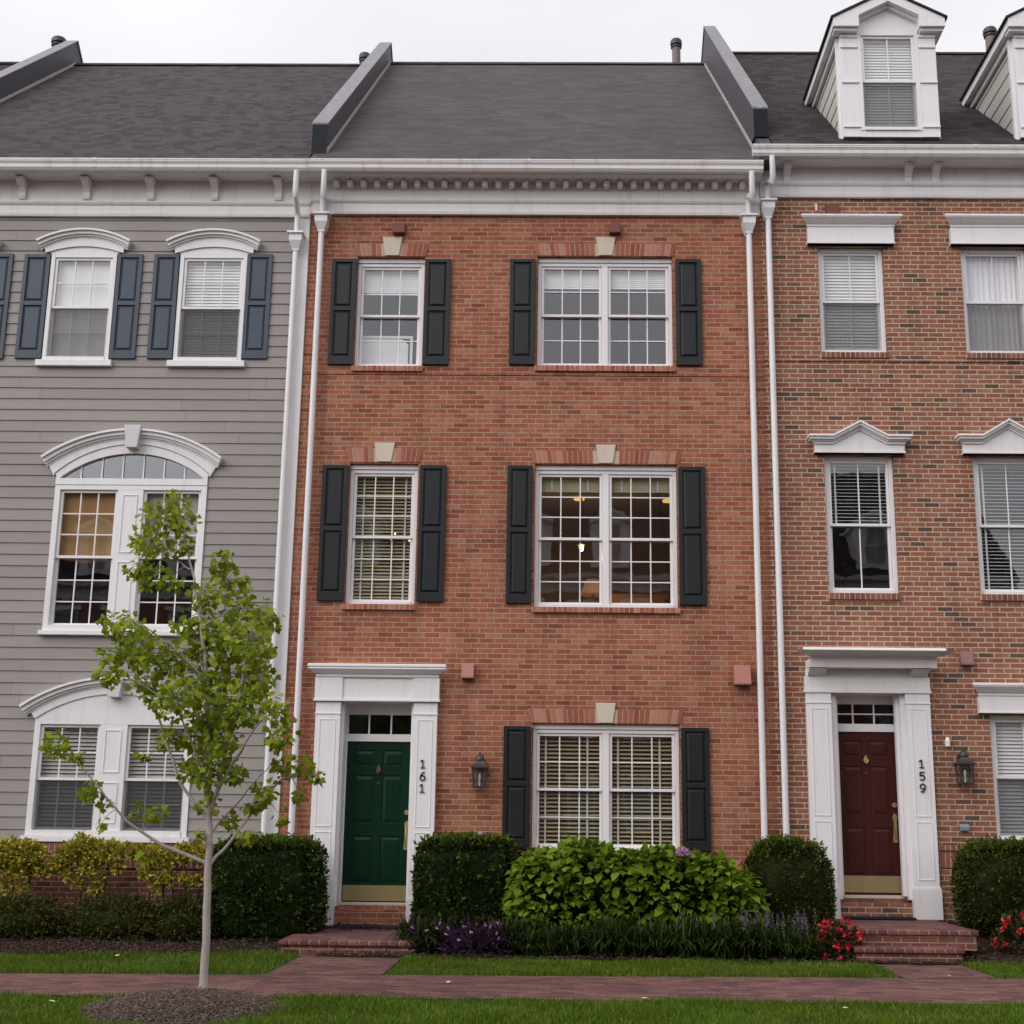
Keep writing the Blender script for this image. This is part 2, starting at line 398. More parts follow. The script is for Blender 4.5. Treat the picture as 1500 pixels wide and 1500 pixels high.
# ------------------------------------------------------------------ house parts
def wall_holes(mb, x0, x1, z0, z1, holes, y0=0.0, y1=.30):
    xs = sorted({x0, x1, *[h[0] for h in holes], *[h[1] for h in holes]}); zs = sorted({z0, z1, *[h[2] for h in holes], *[h[3] for h in holes]})
    xs = [x for x in xs if x0 <= x <= x1]; zs = [z for z in zs if z0 <= z <= z1]
    for i in range(len(xs) - 1):
        for j in range(len(zs) - 1):
            cx, cz = (xs[i] + xs[i + 1]) / 2, (zs[j] + zs[j + 1]) / 2
            if any(h[0] < cx < h[1] and h[2] < cz < h[3] for h in holes): continue
            a, b, c, d = xs[i], xs[i + 1], zs[j], zs[j + 1]
            mb.face([(a, y0, c), (b, y0, c), (b, y0, d), (a, y0, d)])
            mb.face([(a, y1, c), (a, y1, d), (b, y1, d), (b, y1, c)])
    for a, b, c, d in holes:
        mb.face([(a, y0, c), (a, y0, d), (a, y1, d), (a, y1, c)])
        mb.face([(b, y0, c), (b, y1, c), (b, y1, d), (b, y0, d)])
        mb.face([(a, y0, d), (b, y0, d), (b, y1, d), (a, y1, d)])
        mb.face([(a, y0, c), (a, y1, c), (b, y1, c), (b, y0, c)])

def shell(mb, x0, x1, z0, z1, y1, yb=12.3):
    # side and rear walls
    mb.face([(x0, y1, z0), (x0, yb, z0), (x0, yb, z1), (x0, y1, z1)])
    mb.face([(x1, y1, z0), (x1, y1, z1), (x1, yb, z1), (x1, yb, z0)])
    mb.face([(x0, yb, z0), (x1, yb, z0), (x1, yb, z1), (x0, yb, z1)])
    mb.face([(x0, 0, z0), (x0, y1, z0), (x0, y1, z1), (x0, 0, z1)]); mb.face([(x1, 0, z0), (x1, 0, z1), (x1, y1, z1), (x1, y1, z0)])

def rooms(house, x0, x1, floors, mats, depth=4.6):
    for k, (za, zb) in enumerate(floors):
        mb = MB(); ya, yb = .305, depth
        mb.face([(x0, ya, za), (x1, ya, za), (x1, yb, za), (x0, yb, za)]); mb.face([(x0, ya, zb), (x0, yb, zb), (x1, yb, zb), (x1, ya, zb)])
        mb.face([(x0, yb, za), (x1, yb, za), (x1, yb, zb), (x0, yb, zb)])
        mb.face([(x0, ya, za), (x0, yb, za), (x0, yb, zb), (x0, ya, zb)]); mb.face([(x1, ya, za), (x1, ya, zb), (x1, yb, zb), (x1, yb, za)])
        r = build('room', mb, mats[k], house, fix=False)
    return r

def roof(house, x0, x1, zg, mat, yr=6.15, pipes=()):
    s = .84; e = -.43; ze = zg - .02; zr = ze + s * (yr - e); yb = 2 * yr - e
    mb = MB()
    mb.prism_yz([(e, ze - .05), (e, ze), (yr, zr), (yb, ze), (yb, ze - .12), (yr, zr - .14), (.1, ze - .06)], x0, x1)
    r = build('roof', mb, mat, house)
    c = MB(); c.prism_yz([(yr - .16, zr - .10), (yr, zr + .035), (yr + .16, zr - .10), (yr, zr - .02)], x0 + .02, x1 - .02)
    build('ridge_cap', c, M['roof_r'] if mat is not M['roof_m'] else M['roof_l'], r)
    for (px, py, ztop, rr) in pipes:
        p = MB(); zb = zr - s * abs(py - yr) - .1
        p.lathe([(rr, zb - ztop), (rr, -.14)], (px, py, ztop), 14)
        build('vent_pipe', p, M['ventpipe'], r, smooth=True)
        q = MB(); q.lathe([(rr * .9, -.15), (rr * 1.4, -.14), (rr * 1.4, -.06), (rr * 1.15, -.02), (.01, 0)], (px, py, ztop), 14)
        q.lathe([(rr * 1.12, -.20), (rr * 1.3, -.20), (rr * 1.3, -.17), (rr * 1.12, -.17)], (px, py, ztop), 14)
        build('vent_cap', q, M['black'], r, smooth=True)
    return r

def gutter(house, x0, x1, zg):
    mb = MB()
    mb.prism_yz([(-.345, zg - .155), (-.41, zg - .155), (-.437, zg - .12), (-.44, zg - .075), (-.462, zg - .04), (-.462, zg - .022), (-.468, zg - .02), (-.468, zg), (-.45, zg), (-.45, zg - .03), (-.36, zg - .03), (-.345, zg - .03)], x0, x1)
    x = x0 + .6
    while x < x1 - .3:
        mb.box(x - .012, x + .012, -.47, -.36, zg - .012, zg - .004); x += .75
    build('gutter', mb, M['gutter'], house)
    s = x0 + 3.05
    if s < x1 - 1:
        j = MB(); j.prism_yz([(-.345, zg - .159), (-.412, zg - .159), (-.441, zg - .12), (-.444, zg - .075), (-.466, zg - .04), (-.472, zg - .02), (-.472, zg + .002), (-.345, zg + .002)], s, s + .06)
        build('gutter_joint', j, M['gutter'], house)

def cornice(house, x0, x1, zg, zf, mat):
    # zg gutter top, zf bottom of the lower moulding
    t = zg - .15
    mb = MB()
    P = [(.01, zf - .01), (-.062, zf - .01), (-.072, zf + .03), (-.052, zf + .038), (-.052, zf + .15), (-.075, zf + .17), (-.088, zf + .195), (-.088, zf + .212), (-.045, zf + .218),
         (-.045, t - .0), (-.20, t), (-.31, t), (-.33, t + .03), (-.343, t + .035), (-.343, zg - .06), (.01, zg - .06)]
    mb.prism_yz(P, x0, x1)
    return build('cornice', mb, mat, house)

def downspout(house, x, ztop, zhead, zbot, xh=None):
    xh = x if xh is None else xh
    mb = MB()
    mb.tube([(xh, -.40, ztop), (xh, -.40, ztop - .30), (xh, -.385, ztop - .37), (x, -.14, zhead + .30), (x, -.12, zhead + .22), (x, -.12, zhead - .02)], .040, 12)
    mb.tube([(x, -.11, zhead - .20), (x, -.11, zbot)], .041, 12)
    z = zhead - 1.2
    d = build('downspout', mb, M['pipe'], house, smooth=True)
    h = MB()
    def ring(hw, y0, z): return [(x - hw, y0, z), (x + hw, y0, z), (x + hw, -.005, z), (x - hw, -.005, z)]
    h.loft([ring(.115, -.225, zhead), ring(.118, -.23, zhead - .03), ring(.09, -.20, zhead - .04), ring(.088, -.20, zhead - .13), ring(.05, -.155, zhead - .24), ring(.048, -.152, zhead - .27)])
    build('conductor_head', h, M['pipe'], d, bev=.004)
    return d

def parapet(house, x0, x1, yf, zbot, ztop, yr, zr_top, roofz, flash_side):
    s = .84
    mb = MB()
    ty = lambda y: ztop + (zr_top - ztop) * (y - yf) / (yr - yf)
    yb = yr + 6.4
    mb.prism_yz([(yf, zbot), (yf, ztop), (yr, zr_top), (yb, ztop + .1), (yb, zbot - .3), (yr, zr_top - 1.4), (yf + 1.0, zbot + .15)], x0, x1)
    p = build('parapet', mb, M['parapet'], house)
    c = MB(); c.prism_yz([(yf - .01, ztop - .002), (yf - .01, ztop + .03), (yr + .02, zr_top + .035), (yb, ztop + .15), (yb, ztop + .10), (yr, zr_top + .002)], x0 - .018, x1 + .018)
    build('coping', c, M['coping'], p)
    e = MB(); e.box(x0 - .006, x1 + .006, yf - .02, yf - .0, zbot - .02, ztop - .004)
    build('end_cap', e, M['parafront'], p)
    f = MB(); xf = x1 if flash_side > 0 else x0 - .02
    f.prism_yz([(yf + .02, roofz(yf + .02) - .02), (yf + .02, roofz(yf + .02) + .055), (yr, roofz(yr) + .055), (yr, roofz(yr) - .02)], xf, xf + .02)
    build('flashing', f, M['flash'], p)
    return p

def sash_geo(x0, x1, z0, z1, y, cols, rows, st=.036, mu=.017):
    mb = MB(); d = .034
    mb.box(x0, x0 + st, y, y + d, z0, z1); mb.box(x1 - st, x1, y, y + d, z0, z1)
    mb.box(x0 + st, x1 - st, y + .001, y + d, z0, z0 + st); mb.box(x0 + st, x1 - st, y + .001, y + d, z1 - st, z1)
    a, b, c, e = x0 + st, x1 - st, z0 + st, z1 - st
    for i in range(1, cols):
        x = a + (b - a) * i / cols; mb.box(x - mu / 2, x + mu / 2, y + .012, y + .024, c, e)
    for j in range(1, rows):
        z = c + (e - c) * j / rows; mb.box(a, b, y + .0125, y + .0235, z - mu / 2, z + mu / 2)
    return mb, (a, b, c, e)

def blind_geo(x0, x1, z0, z1, y, pitch=.042, depth=.046, tilt=25, head=True, tapes=(), tm=1):
    mb = MB(); c, s = math.cos(rad(tilt)) * depth / 2, math.sin(rad(tilt)) * depth / 2
    z = z0 + pitch / 2
    if head: mb.box(x0, x1, y - .025, y + .025, z1 - .045, z1); z1 -= .045
    while z < z1:
        dz = RNG.uniform(-.003, .003)
        mb.solid([(x0, y - c, z - s), (x1, y - c, z - s + dz), (x1, y + c, z + s + dz), (x0, y + c, z + s),
                  (x0, y - c, z - s + .0025), (x1, y - c, z - s + .0025 + dz), (x1, y + c, z + s + .0025 + dz), (x0, y + c, z + s + .0025)],
                 [(0, 3, 2, 1), (4, 5, 6, 7), (0, 1, 5, 4), (1, 2, 6, 5), (2, 3, 7, 6), (3, 0, 4, 7)])
        z += pitch
    mb.m = tm
    for t in tapes: mb.box(x0 + (x1 - x0) * t - .012, x0 + (x1 - x0) * t + .012, y - c - .006, y - c - .004, z0, z1)
    mb.m = 0
    return mb

def pane(w, pts, gmat='glass'):
    g = MB(); g.face(pts); return build('pane', g, M[gmat], w, fix=False)

def window(house, x0, x1, z0, z1, yf, units=1, cols=3, rows=2, mull=.085, rail=.5, fw=.05, gmat='glass', dress=None, screen=None, name='window', sillf=True, framemat='vinyl', pack=None):
    """double-hung window: frame part with sashes, glass and dressings as sub-parts"""
    f = MB()
    f.box(x0, x0 + fw, yf, yf + .12, z0, z1); f.box(x1 - fw, x1, yf, yf + .12, z0, z1)
    f.box(x0 + fw, x1 - fw, yf + .001, yf + .12, z1 - fw, z1); f.box(x0 + fw, x1 - fw, yf - (.012 if sillf else -.001), yf + .12, z0, z0 + fw * .9)
    n = units; iw = ((x1 - x0) - 2 * fw - (n - 1) * mull) / n; spans = []
    for k in range(n):
        a = x0 + fw + k * (iw + mull); spans.append((a, a + iw))
        if k: f.box(a - mull, a, yf + .002, yf + .12, z0 + fw * .9, z1 - fw)
    w = build(name, f, M[framemat], house, bev=.004)
    zb, zt = z0 + fw * .9, z1 - fw; zr = zb + (zt - zb) * rail
    for k, (a, b) in enumerate(spans):
        for lo, hi, y in ((zr - .018, zt, yf + .022), (zb, zr + .018, yf + .058)):
            mb, (ga, gb, gc, gd) = sash_geo(a + .003, b - .003, lo, hi, y, cols, rows)
            build('sash', mb, M[framemat], w, bev=.002)
            pane(w, [(ga - .005, y + .027, gc - .005), (gb + .005, y + .027, gc - .005), (gb + .005, y + .027, gd + .005), (ga - .005, y + .027, gd + .005)], gmat)
        if screen:
            sm = MB(); sm.box(a + .02, b - .02, yf + .030, yf + .0315, zb + .01, zr - .02)
            build('insect_screen', sm, M[screen], w)
        if dress: dress(w, a, b, zb, zt, yf + .118, k)
    return w

def d_blind(mat, tilt=25, top=0.0, bottom=0.0, pitch=.042, tapes=(), tape='tape'):
    def fn(w, a, b, zb, zt, y, k):
        mb = blind_geo(a + .01, b - .01, zb + (zt - zb) * bottom + .005, zt - (zt - zb) * top, y, pitch, .046, tilt, True, tapes)
        build('blind', mb, [M[mat], M[tape]], w)
    return fn

def d_multi(*fns):
    def fn(*a):
        for q in fns: q(*a)
    return fn

def d_shade(mat, lo, hi, dy=0.0, sag=0.0, name='shade'):
    def fn(w, a, b, zb, zt, y, k):
        mb = MB(); H = zt - zb
        n = 8; pts = []
        for i in range(n + 1):
            t = i / n; pts.append((a + (b - a) * t, zb + H * lo - sag * 4 * t * (1 - t)))
        mb.prism_xz(pts + [(b, zb + H * hi), (a, zb + H * hi)], y + dy, y + dy + .006)
        build(name, mb, M[mat], w)
    return fn

def d_curtain(mat, lo, hi):
    def fn(w, a, b, zb, zt, y, k):
        mb = MB(); n = 70; H = zt - zb; rows = []
        for z in (zb + H * lo, zb + H * hi):
            rows.append([(a + (b - a) * i / n, y + .012 + .016 * math.sin(i * .95 + .5 * math.sin(i * .31)), z) for i in range(n + 1)])
        for i in range(n): mb.face([rows[0][i], rows[0][i + 1], rows[1][i + 1], rows[1][i]])
        build('curtain', mb, M[mat], w, smooth=True, angle=80, fix=False)
    return fn

def lintel(w, x0, x1, z0, z1, xk0, xk1, kz0, kz1, mat, wid=.068):
    """splayed flat arch of standing bricks with a keystone"""
    c = (x0 + x1) / 2; mb = MB(); mb.m = 1
    sp = .035
    mb.prism_xz([(x0 + .01, z0 + .002), (x1 - .01, z0 + .002), (x1 + sp, z1 - .002), (x0 - sp, z1 - .002)], -.004, .02)
    mb.m = 0
    n = int((x1 - x0) / wid)
    for i in range(n):
        a = x0 + (x1 - x0) * i / n; b = x0 + (x1 - x0) * (i + 1) / n
        sa = (a - c) / (x1 - c) * sp; sb = (b - c) / (x1 - c) * sp
        if xk0 - .02 < (a + b) / 2 < xk1 + .02: continue
        g = .0065
        mb.prism_xz([(a + g, z0), (b - g, z0), (b - g + sb, z1), (a + g + sa, z1)], -.010, .01)
    build('lintel', mb, [mat, M['mortar']], w)
    k = MB(); d = (xk1 - xk0) * .16
    k.prism_xz([(xk0 + d, kz0), (xk1 - d, kz0), (xk1, kz1), (xk0, kz1)], -.03, .02)
    build('keystone', k, M['stone'], w, bev=.006)

def rowlock(w, x0, x1, z0, z1, y0, mat, wid=.068, name='sill', mort='mortar'):
    mb = MB(); mb.m = 1; mb.box(x0, x1, y0 + .006, .06, z0 + .003, z1 - .006); mb.m = 0
    n = max(1, round((x1 - x0) / wid))
    for i in range(n):
        a = x0 + (x1 - x0) * i / n; b = x0 + (x1 - x0) * (i + 1) / n
        mb.box(a + .006, b - .006, y0 + RNG.uniform(-.002, .002), .05, z0, z1)
    return build(name, mb, [mat, M[mort]], w, bev=.003)

def shutter_mesh(w, h, split=.525):
    mb = MB()
    mb.box(0, w, -.022, -.006, 0, h)
    st, br, tr = .052, .115, .05; zm = h * split
    y0, y1 = -.046, -.020
    mb.box(0, st, y0, y1, 0, h); mb.box(w - st, w, y0, y1, 0, h)
    mb.box(st, w - st, y0 + .0015, y1, 0, br); mb.box(st, w - st, y0 + .0015, y1, h - tr, h); mb.box(st, w - st, y0 + .0015, y1, zm - .03, zm + .03)
    for a, b in ((br, zm - .03), (zm + .03, h - tr)):
        i = .012; j = .04
        A = [(st + i, -.021, a + i), (w - st - i, -.021, a + i), (w - st - i, -.021, b - i), (st + i, -.021, b - i)]
        B = [(st + j, -.040, a + j), (w - st - j, -.040, a + j), (w - st - j, -.040, b - j), (st + j, -.040, b - j)]
        mb.loft([A, B])
    return mb

def shutters(house, spec, mat):
    for (x0, x1, z0, z1) in spec:
        o = build('shutter', shutter_mesh(x1 - x0, z1 - z0), mat, house, bev=.003, loc=(x0, 0, z0))
        o.rotation_euler = (0, 0, RNG.uniform(-.004, .004))

def vent_hood(house, x0, x1, z0, z1, mat, out=.14):
    mb = MB(); xm = (x1 - x0) * .06
    mb.prism_yz([(0.01, z0), (-out, z0), (-out, z0 + .02), (-out * .62, z1), (.01, z1)], x0, x1)
    o = build('vent_hood', mb, mat, house, bev=.006)
    return o

def six_panel_door(house, x0, x1, z0, z1, y, mat, open_gap=0):
    mb = MB(); W, H = x1 - x0, z1 - z0
    mb.box(x0, x1, y + .012, y + .05, z0, z1)
    st = W * .125; mid = W * .12
    # rails from bottom up: (z fractions of panel bottoms and tops)
    rows = [(.115, .405), (.485, .785), (.845, .945)]
    xa = [(x0 + st, x0 + W / 2 - mid / 2), (x0 + W / 2 + mid / 2, x1 - st)]
    mb.box(x0, x0 + st, y, y + .014, z0, z1); mb.box(x1 - st, x1, y, y + .014, z0, z1); mb.box(xa[0][1], xa[1][0], y + .001, y + .014, z0, z1)
    zz = [0] + [q for r in rows for q in r] + [1]
    for a, b in ((zz[0], zz[1]), (zz[2], zz[3]), (zz[4], zz[5]), (zz[6], zz[7])):
        for xs in xa: mb.box(xs[0], xs[1], y + .0005, y + .014, z0 + H * a, z0 + H * b)
    for a, b in rows:
        for xs in xa:
            c, d = z0 + H * a, z0 + H * b; i, j = .014, .05
            mb.loft([[(xs[0] + i, y + .0125, c + i), (xs[1] - i, y + .0125, c + i), (xs[1] - i, y + .0125, d - i), (xs[0] + i, y + .0125, d - i)],
                     [(xs[0] + j, y + .003, c + j), (xs[1] - j, y + .003, c + j), (xs[1] - j, y + .003, d - j), (xs[0] + j, y + .003, d - j)]])
    return build('door', mb, mat, house, bev=.003)

def door_fit(d, x0, x1, z0, z1, y, knock, handle_x, plate):
    k = MB(); k.box(x0 + .015, x1 - .015, y - .004, y - .0005, z0 + plate[0], z0 + plate[1]); build('kick_plate', k, M['brass'], d)
    kc = (x0 + x1) / 2; kz = z1 - .36
    if knock:
        q = MB(); q.prism_xz([(kc - .028, kz), (kc - .014, kz + .05), (kc, kz + .062), (kc + .014, kz + .05), (kc + .028, kz), (kc + .012, kz - .045), (kc - .012, kz - .045)], y - .02, y - .001)
        q.tube([(kc - .022, y - .03, kz + .01), (kc - .026, y - .036, kz - .02), (kc, y - .04, kz - .05), (kc + .026, y - .036, kz - .02), (kc + .022, y - .03, kz + .01)], .007, 8)
        build('knocker', q, M['brass'] if knock == 1 else M['hood_d'], d, smooth=True)
        p = MB(); p.lathe([(.001, -.004), (.012, -.004), (.012, .004), (.001, .004)], (kc, y - .004, kz - .17), 10); build('peephole', p, M['brass'], d, smooth=True)
    h = MB(); hz = z0 + .98
    h.prism_xz([(handle_x - .026, hz - .33), (handle_x + .026, hz - .33), (handle_x + .03, hz - .28), (handle_x + .02, hz - .2), (handle_x + .02, hz - .08), (handle_x + .03, hz), (handle_x, hz + .04), (handle_x - .03, hz), (handle_x - .02, hz - .08), (handle_x - .02, hz - .2), (handle_x - .03, hz - .28)], y - .008, y)
    h.tube([(handle_x, y - .01, hz - .04), (handle_x, y - .055, hz - .06), (handle_x, y - .06, hz - .16), (handle_x, y - .05, hz - .25), (handle_x, y - .01, hz - .29)], .011, 8)
    h.tube([(handle_x, y, hz + .14), (handle_x, y - .022, hz + .14)], .032, 14)
    build('handle', h, M['brass'], d, smooth=True)

def crown_prof(z0, z1, out, y0=-.10):
    """stepped cornice profile between z0 and z1 projecting to -out"""
    H = z1 - z0
    return [(.01, z0), (y0, z0), (y0 - .012, z0 + .01), (y0 - .012, z0 + H * .22), (y0 - (out - .1) * .35, z0 + H * .34), (y0 - (out - .1) * .75, z0 + H * .62), (-out + .012, z0 + H * .68), (-out + .012, z0 + H * .76), (-out, z0 + H * .78), (-out, z1 - .008), (-out + .01, z1), (.01, z1 + .012)]

def pilaster(mb, x0, x1, zb, zp, zn, zt, y0=-.10):
    """plinth up to zp, panelled shaft up to the neck zn, cap up to zt"""
    mb.box(x0 - .018, x1 + .018, y0 - .02, .01, zb, zp); mb.box(x0 - .009, x1 + .009, y0 - .011, .01, zp, zp + .022)
    mb.box(x0, x1, y0, .01, zp + .022, zt)
    mb.box(x0 - .008, x1 + .008, y0 - .01, .01, zn, zn + .022)
    b = .055; y = y0
    H = zn - zp; s1 = zp + .022 + H * .36
    for a, c in ((zp + .1, s1 - .03), (s1 + .03, zn - .06)):
        # moulding strips round a sunk field
        w = .013
        mb.box(x0 + b, x0 + b + w, y - .007, y + .002, a, c); mb.box(x1 - b - w, x1 - b, y - .007, y + .002, a, c)
        mb.box(x0 + b + w, x1 - b - w, y - .0065, y + .002, a, a + w); mb.box(x0 + b + w, x1 - b - w, y - .0065, y + .002, c - w, c)

def house_number(parent, txt, x, ztop, y, h=.108, pitch=.152):
    """applied metal numerals stacked one above the other"""
    z = ztop
    def stroke(pts, closed=False, w=.0075):
        n = len(pts)
        for i in range(n if closed else n - 1):
            a, b = Vector(pts[i]), Vector(pts[(i + 1) % n]); d = (b - a).normalized(); nn = Vector((-d.y, d.x)) * w; e = d * w * .55
            q = [a - e + nn, a - e - nn, b + e - nn, b + e + nn]
            yy = y - .004 + .0004 * (i % 3)
            allv.loft([[(p.x, yy, p.y) for p in q], [(p.x, y + .004, p.y) for p in q]])
    def ring(cx, cz, rx, rz, a0, a1, n=14): return [(cx + rx * math.cos(rad(a0 + (a1 - a0) * i / n)), cz + rz * math.sin(rad(a0 + (a1 - a0) * i / n))) for i in range(n + 1)]
    for ch in txt:
        allv = MB(); b = z - h; r = h * .29
        if ch == '1':
            stroke([(x - .030, z - .022), (x, z - .006), (x, b + .006)]); stroke([(x - .026, b + .006), (x + .026, b + .006)], w=.0065)
        elif ch == '6':
            stroke(ring(x, b + r, r, r, 0, 360)); stroke([(x + .024, z - .006), (x, z - .012), (x - r * .82, b + h * .55), (x - r, b + r)])
        elif ch == '9':
            stroke(ring(x, z - r, r, r, 0, 360)); stroke([(x - .026, b + .012), (x, b + .008), (x + r * .82, b + h * .42), (x + r, z - r)])
        elif ch == '5':
            stroke([(x + .028, z - .006), (x - .024, z - .006), (x - .028, z - h * .44)]); stroke(ring(x - .004, b + r + .004, r, r, 135, -140))
        z -= pitch; build('numeral', allv, M['black'], parent)

def arc(cx, half, zend, ztop, n=28):
    s = ztop - zend; Rr = (half * half + s * s) / (2 * s); zc = ztop - Rr; a = math.asin(min(1, half / Rr))
    return [(cx + Rr * math.sin(-a + 2 * a * i / n), zc + Rr * math.cos(-a + 2 * a * i / n)) for i in range(n + 1)]

def band(mb, outer, inner, y0, y1):
    n = len(outer)
    for i in range(n - 1):
        a, b, c, d = outer[i], outer[i + 1], inner[i + 1], inner[i]
        mb.face([(a[0], y0, a[1]), (b[0], y0, b[1]), (c[0], y0, c[1]), (d[0], y0, d[1])])
        mb.face([(a[0], y0, a[1]), (a[0], y1, a[1]), (b[0], y1, b[1]), (b[0], y0, b[1])])
        mb.face([(d[0], y0, d[1]), (c[0], y0, c[1]), (c[0], y1, c[1]), (d[0], y1, d[1])])
    for i in (0, n - 1):
        a, d = outer[i], inner[i]
        mb.face([(a[0], y0, a[1]), (d[0], y0, d[1]), (d[0], y1, d[1]), (a[0], y1, a[1])])

def arched_crown(mb, cx, half, zend, ztop, drop=.115):
    """hood moulding: three stepped bands following the arc"""
    k = drop
    def A(f): return arc(cx, half - k * f * .55, zend - k * f, ztop - k * f)
    band(mb, A(0), A(.22), -.150, .0); band(mb, A(.22), A(.60), -.115, .0); band(mb, A(.60), A(.82), -.085, .0); band(mb, A(.82), A(1.0), -.060, .0)

def lap_siding(mb, x0, x1, z0, z1, holes, exp=.1555, y0=0.0):
    z = z0
    while z < z1:
        top = min(z + exp, z1); segs = [(x0, x1)]
        for a, b, c, d in holes:
            if c < (z + top) / 2 < d or (c < top - .02 and d > z + .02):
                ns = []
                for s, e in segs:
                    if b <= s or a >= e: ns.append((s, e)); continue
                    if a > s: ns.append((s, a))
                    if b < e: ns.append((b, e))
                segs = ns
        for s, e in segs:
            cuts = [s]
            q = s + RNG.uniform(.6, 3.4)
            while q < e - .3: cuts.append(q); q += RNG.uniform(2.6, 3.7)
            cuts.append(e)
            for a, b in zip(cuts[:-1], cuts[1:]):
                dz = RNG.uniform(-.0015, .0015); g = .0015
                yb, yt = y0 - .020, y0 - .006
                mb.solid([(a + g, yb, z + dz), (b - g, yb, z + dz), (b - g, yt, top + .004), (a + g, yt, top + .004), (a + g, y0, z + dz), (b - g, y0, z + dz), (b - g, y0, top + .004), (a + g, y0, top + .004)],
                         [(0, 1, 2, 3), (0, 4, 5, 1), (0, 3, 7, 4), (1, 5, 6, 2)])
        z += exp

def lantern(label, x, z0, h, group=None):
    t = thing('wall_lamp', label, 'lamp', (x, 0, z0), group)
    w = .085
    b = MB(); b.prism_xz([(x - .05, z0 + h * .55), (x + .05, z0 + h * .55), (x + .055, z0 + h * .8), (x, z0 + h * .93), (x - .055, z0 + h * .8)], -.022, .0)
    b.tube([(x, -.02, z0 + h * .74), (x, -.06, z0 + h * .9), (x, -.12, z0 + h * .93), (x, -.135, z0 + h * .84)], .011, 8)
    build('bracket', b, M['bronze'], t, smooth=True)
    yc = -.135; zt = z0 + h * .56
    c = MB()
    def sq(hw, z): return [(x - hw, yc - hw, z), (x + hw, yc - hw, z), (x + hw, yc + hw, z), (x - hw, yc + hw, z)]
    c.loft([sq(.078, z0), sq(.086, z0 + .004), sq(.086, z0 + .022), sq(.078, z0 + .026)])
    for sx in (-1, 1):
        for sy in (-1, 1):
            px, py = x + sx * .072, yc + sy * .072; qx, qy = x + sx * .086, yc + sy * .086
            c.loft([[(px - .008, py - .008, z0 + .02), (px + .008, py - .008, z0 + .02), (px + .008, py + .008, z0 + .02), (px - .008, py + .008, z0 + .02)],
                    [(qx - .008, qy - .008, zt), (qx + .008, qy - .008, zt), (qx + .008, qy + .008, zt), (qx - .008, qy + .008, zt)]])
    build('cage', c, M['bronze'], t)
    g = MB()
    A, B = sq(.072, z0 + .024), sq(.085, zt)
    for i in range(4): g.face([A[i], A[(i + 1) % 4], B[(i + 1) % 4], B[i]])
    build('pane', g, M['glass'], t, fix=False)
    k = MB()
    k.loft([sq(.112, zt), sq(.112, zt + .016), sq(.088, zt + .03), sq(.05, zt + .085), sq(.045, zt + .095)])
    k.lathe([(.052, 0), (.06, .01), (.058, .035), (.046, .062), (.022, .08), (.010, .086), (.014, .098), (.003, .110)], (x, yc, zt + .095), 14)
    build('cap', k, M['bronze'], t, smooth=True, angle=35)
    q = MB(); q.lathe([(.012, 0), (.012, .09), (.016, .095), (.014, .14), (.004, .16)], (x, yc, z0 + .024), 10)
    build('bulb', q, M['blind_w'], t, smooth=True)
    return t

def stoop(label, x0, x1, steps, group):
    """steps: list of (x0,x1,y_front,z_top,z_below)"""
    t = thing('brick_stoop', label, 'steps', ((x0 + x1) / 2, steps[0][2], 0), group)
    for (a, b, yf, zt, zb) in steps:
        body = MB(); body.box(a + .03, b - .03, yf + .03, -.005 if zt == steps[0][3] else steps[0][2] + .05, zb - .05, zt - .062)
        r = build('riser', body, M['brick_l'], t)
        top = MB(); top.box(a + .195, b - .195, yf + .20, -.004 if zt == steps[0][3] else steps[0][2] + .02, zt - .07, zt - .004)
        build('tread', top, M['paver'], t)
        n = MB(); n.m = 1
        n.box(a + .006, b - .006, yf + .008, yf + .196, zt - .058, zt - .007)
        yb_ = -.006 if zt == steps[0][3] else steps[0][2] + .015
        n.box(a + .006, a + .19, yf + .196, yb_, zt - .058, zt - .007); n.box(b - .19, b - .006, yf + .196, yb_, zt - .058, zt - .007)
        n.m = 0
        k = round((b - a) / .11)
        for i in range(k):
            p, q = a + (b - a) * i / k, a + (b - a) * (i + 1) / k; j = RNG.uniform(-.004, .004)
            n.box(p + .004, q - .004, yf + j, yf + .2, zt - .06, zt + RNG.uniform(-.003, .003))
        ly = yb_ - (yf + .205); k = max(1, int(ly / .11))
        for s in (0, 1):
            for i in range(k):
                p, q = yf + .205 + ly * i / k, yf + .205 + ly * (i + 1) / k
                if s == 0: n.box(a + RNG.uniform(-.003, .003), a + .2, p + .005, q - .005, zt - .06, zt + RNG.uniform(-.003, .002))
                else: n.box(b - .2, b + RNG.uniform(-.003, .003), p + .005, q - .005, zt - .06, zt + RNG.uniform(-.003, .002))
        build('nosing', n, [M['nosing'], M['mortar_p']], t, bev=.016)
    return t

# ================================================================== MIDDLE HOUSE (orange-red brick)
XL, XJ, XLL, XRR = -3.535, 2.80, -9.60, 9.0
WM = dict(
    TL=(-2.845, -1.900, 7.548, 9.165), TR=(-.320, 1.562, 7.570, 9.185), ML=(-2.828, -1.900, 4.243, 6.165), MR=(-.325, 1.590, 4.226, 6.175), G=(-.315, 1.580, 1.110, 2.705))
mid = thing('townhouse', 'orange-red brick townhouse in the middle with green front door and charcoal shutters', 'house', (-.37, 0, 0), 'townhouses in the row')
mb = MB(); holes = list(WM.values()) + [(-2.84, -1.82, .36, 2.96)]
wall_holes(mb, XL, XJ, -.1, 10.0, holes); shell(mb, XL, XJ, -.1, 10.38, .30)
wall_m = build('wall', mb, M['brick_m'], mid, fix=False)
mb = MB(); mb.box(XL + .004, XJ - .004, -.014, .0, 7.43, 7.47); build('band_course', mb, M['brick_m'], mid)
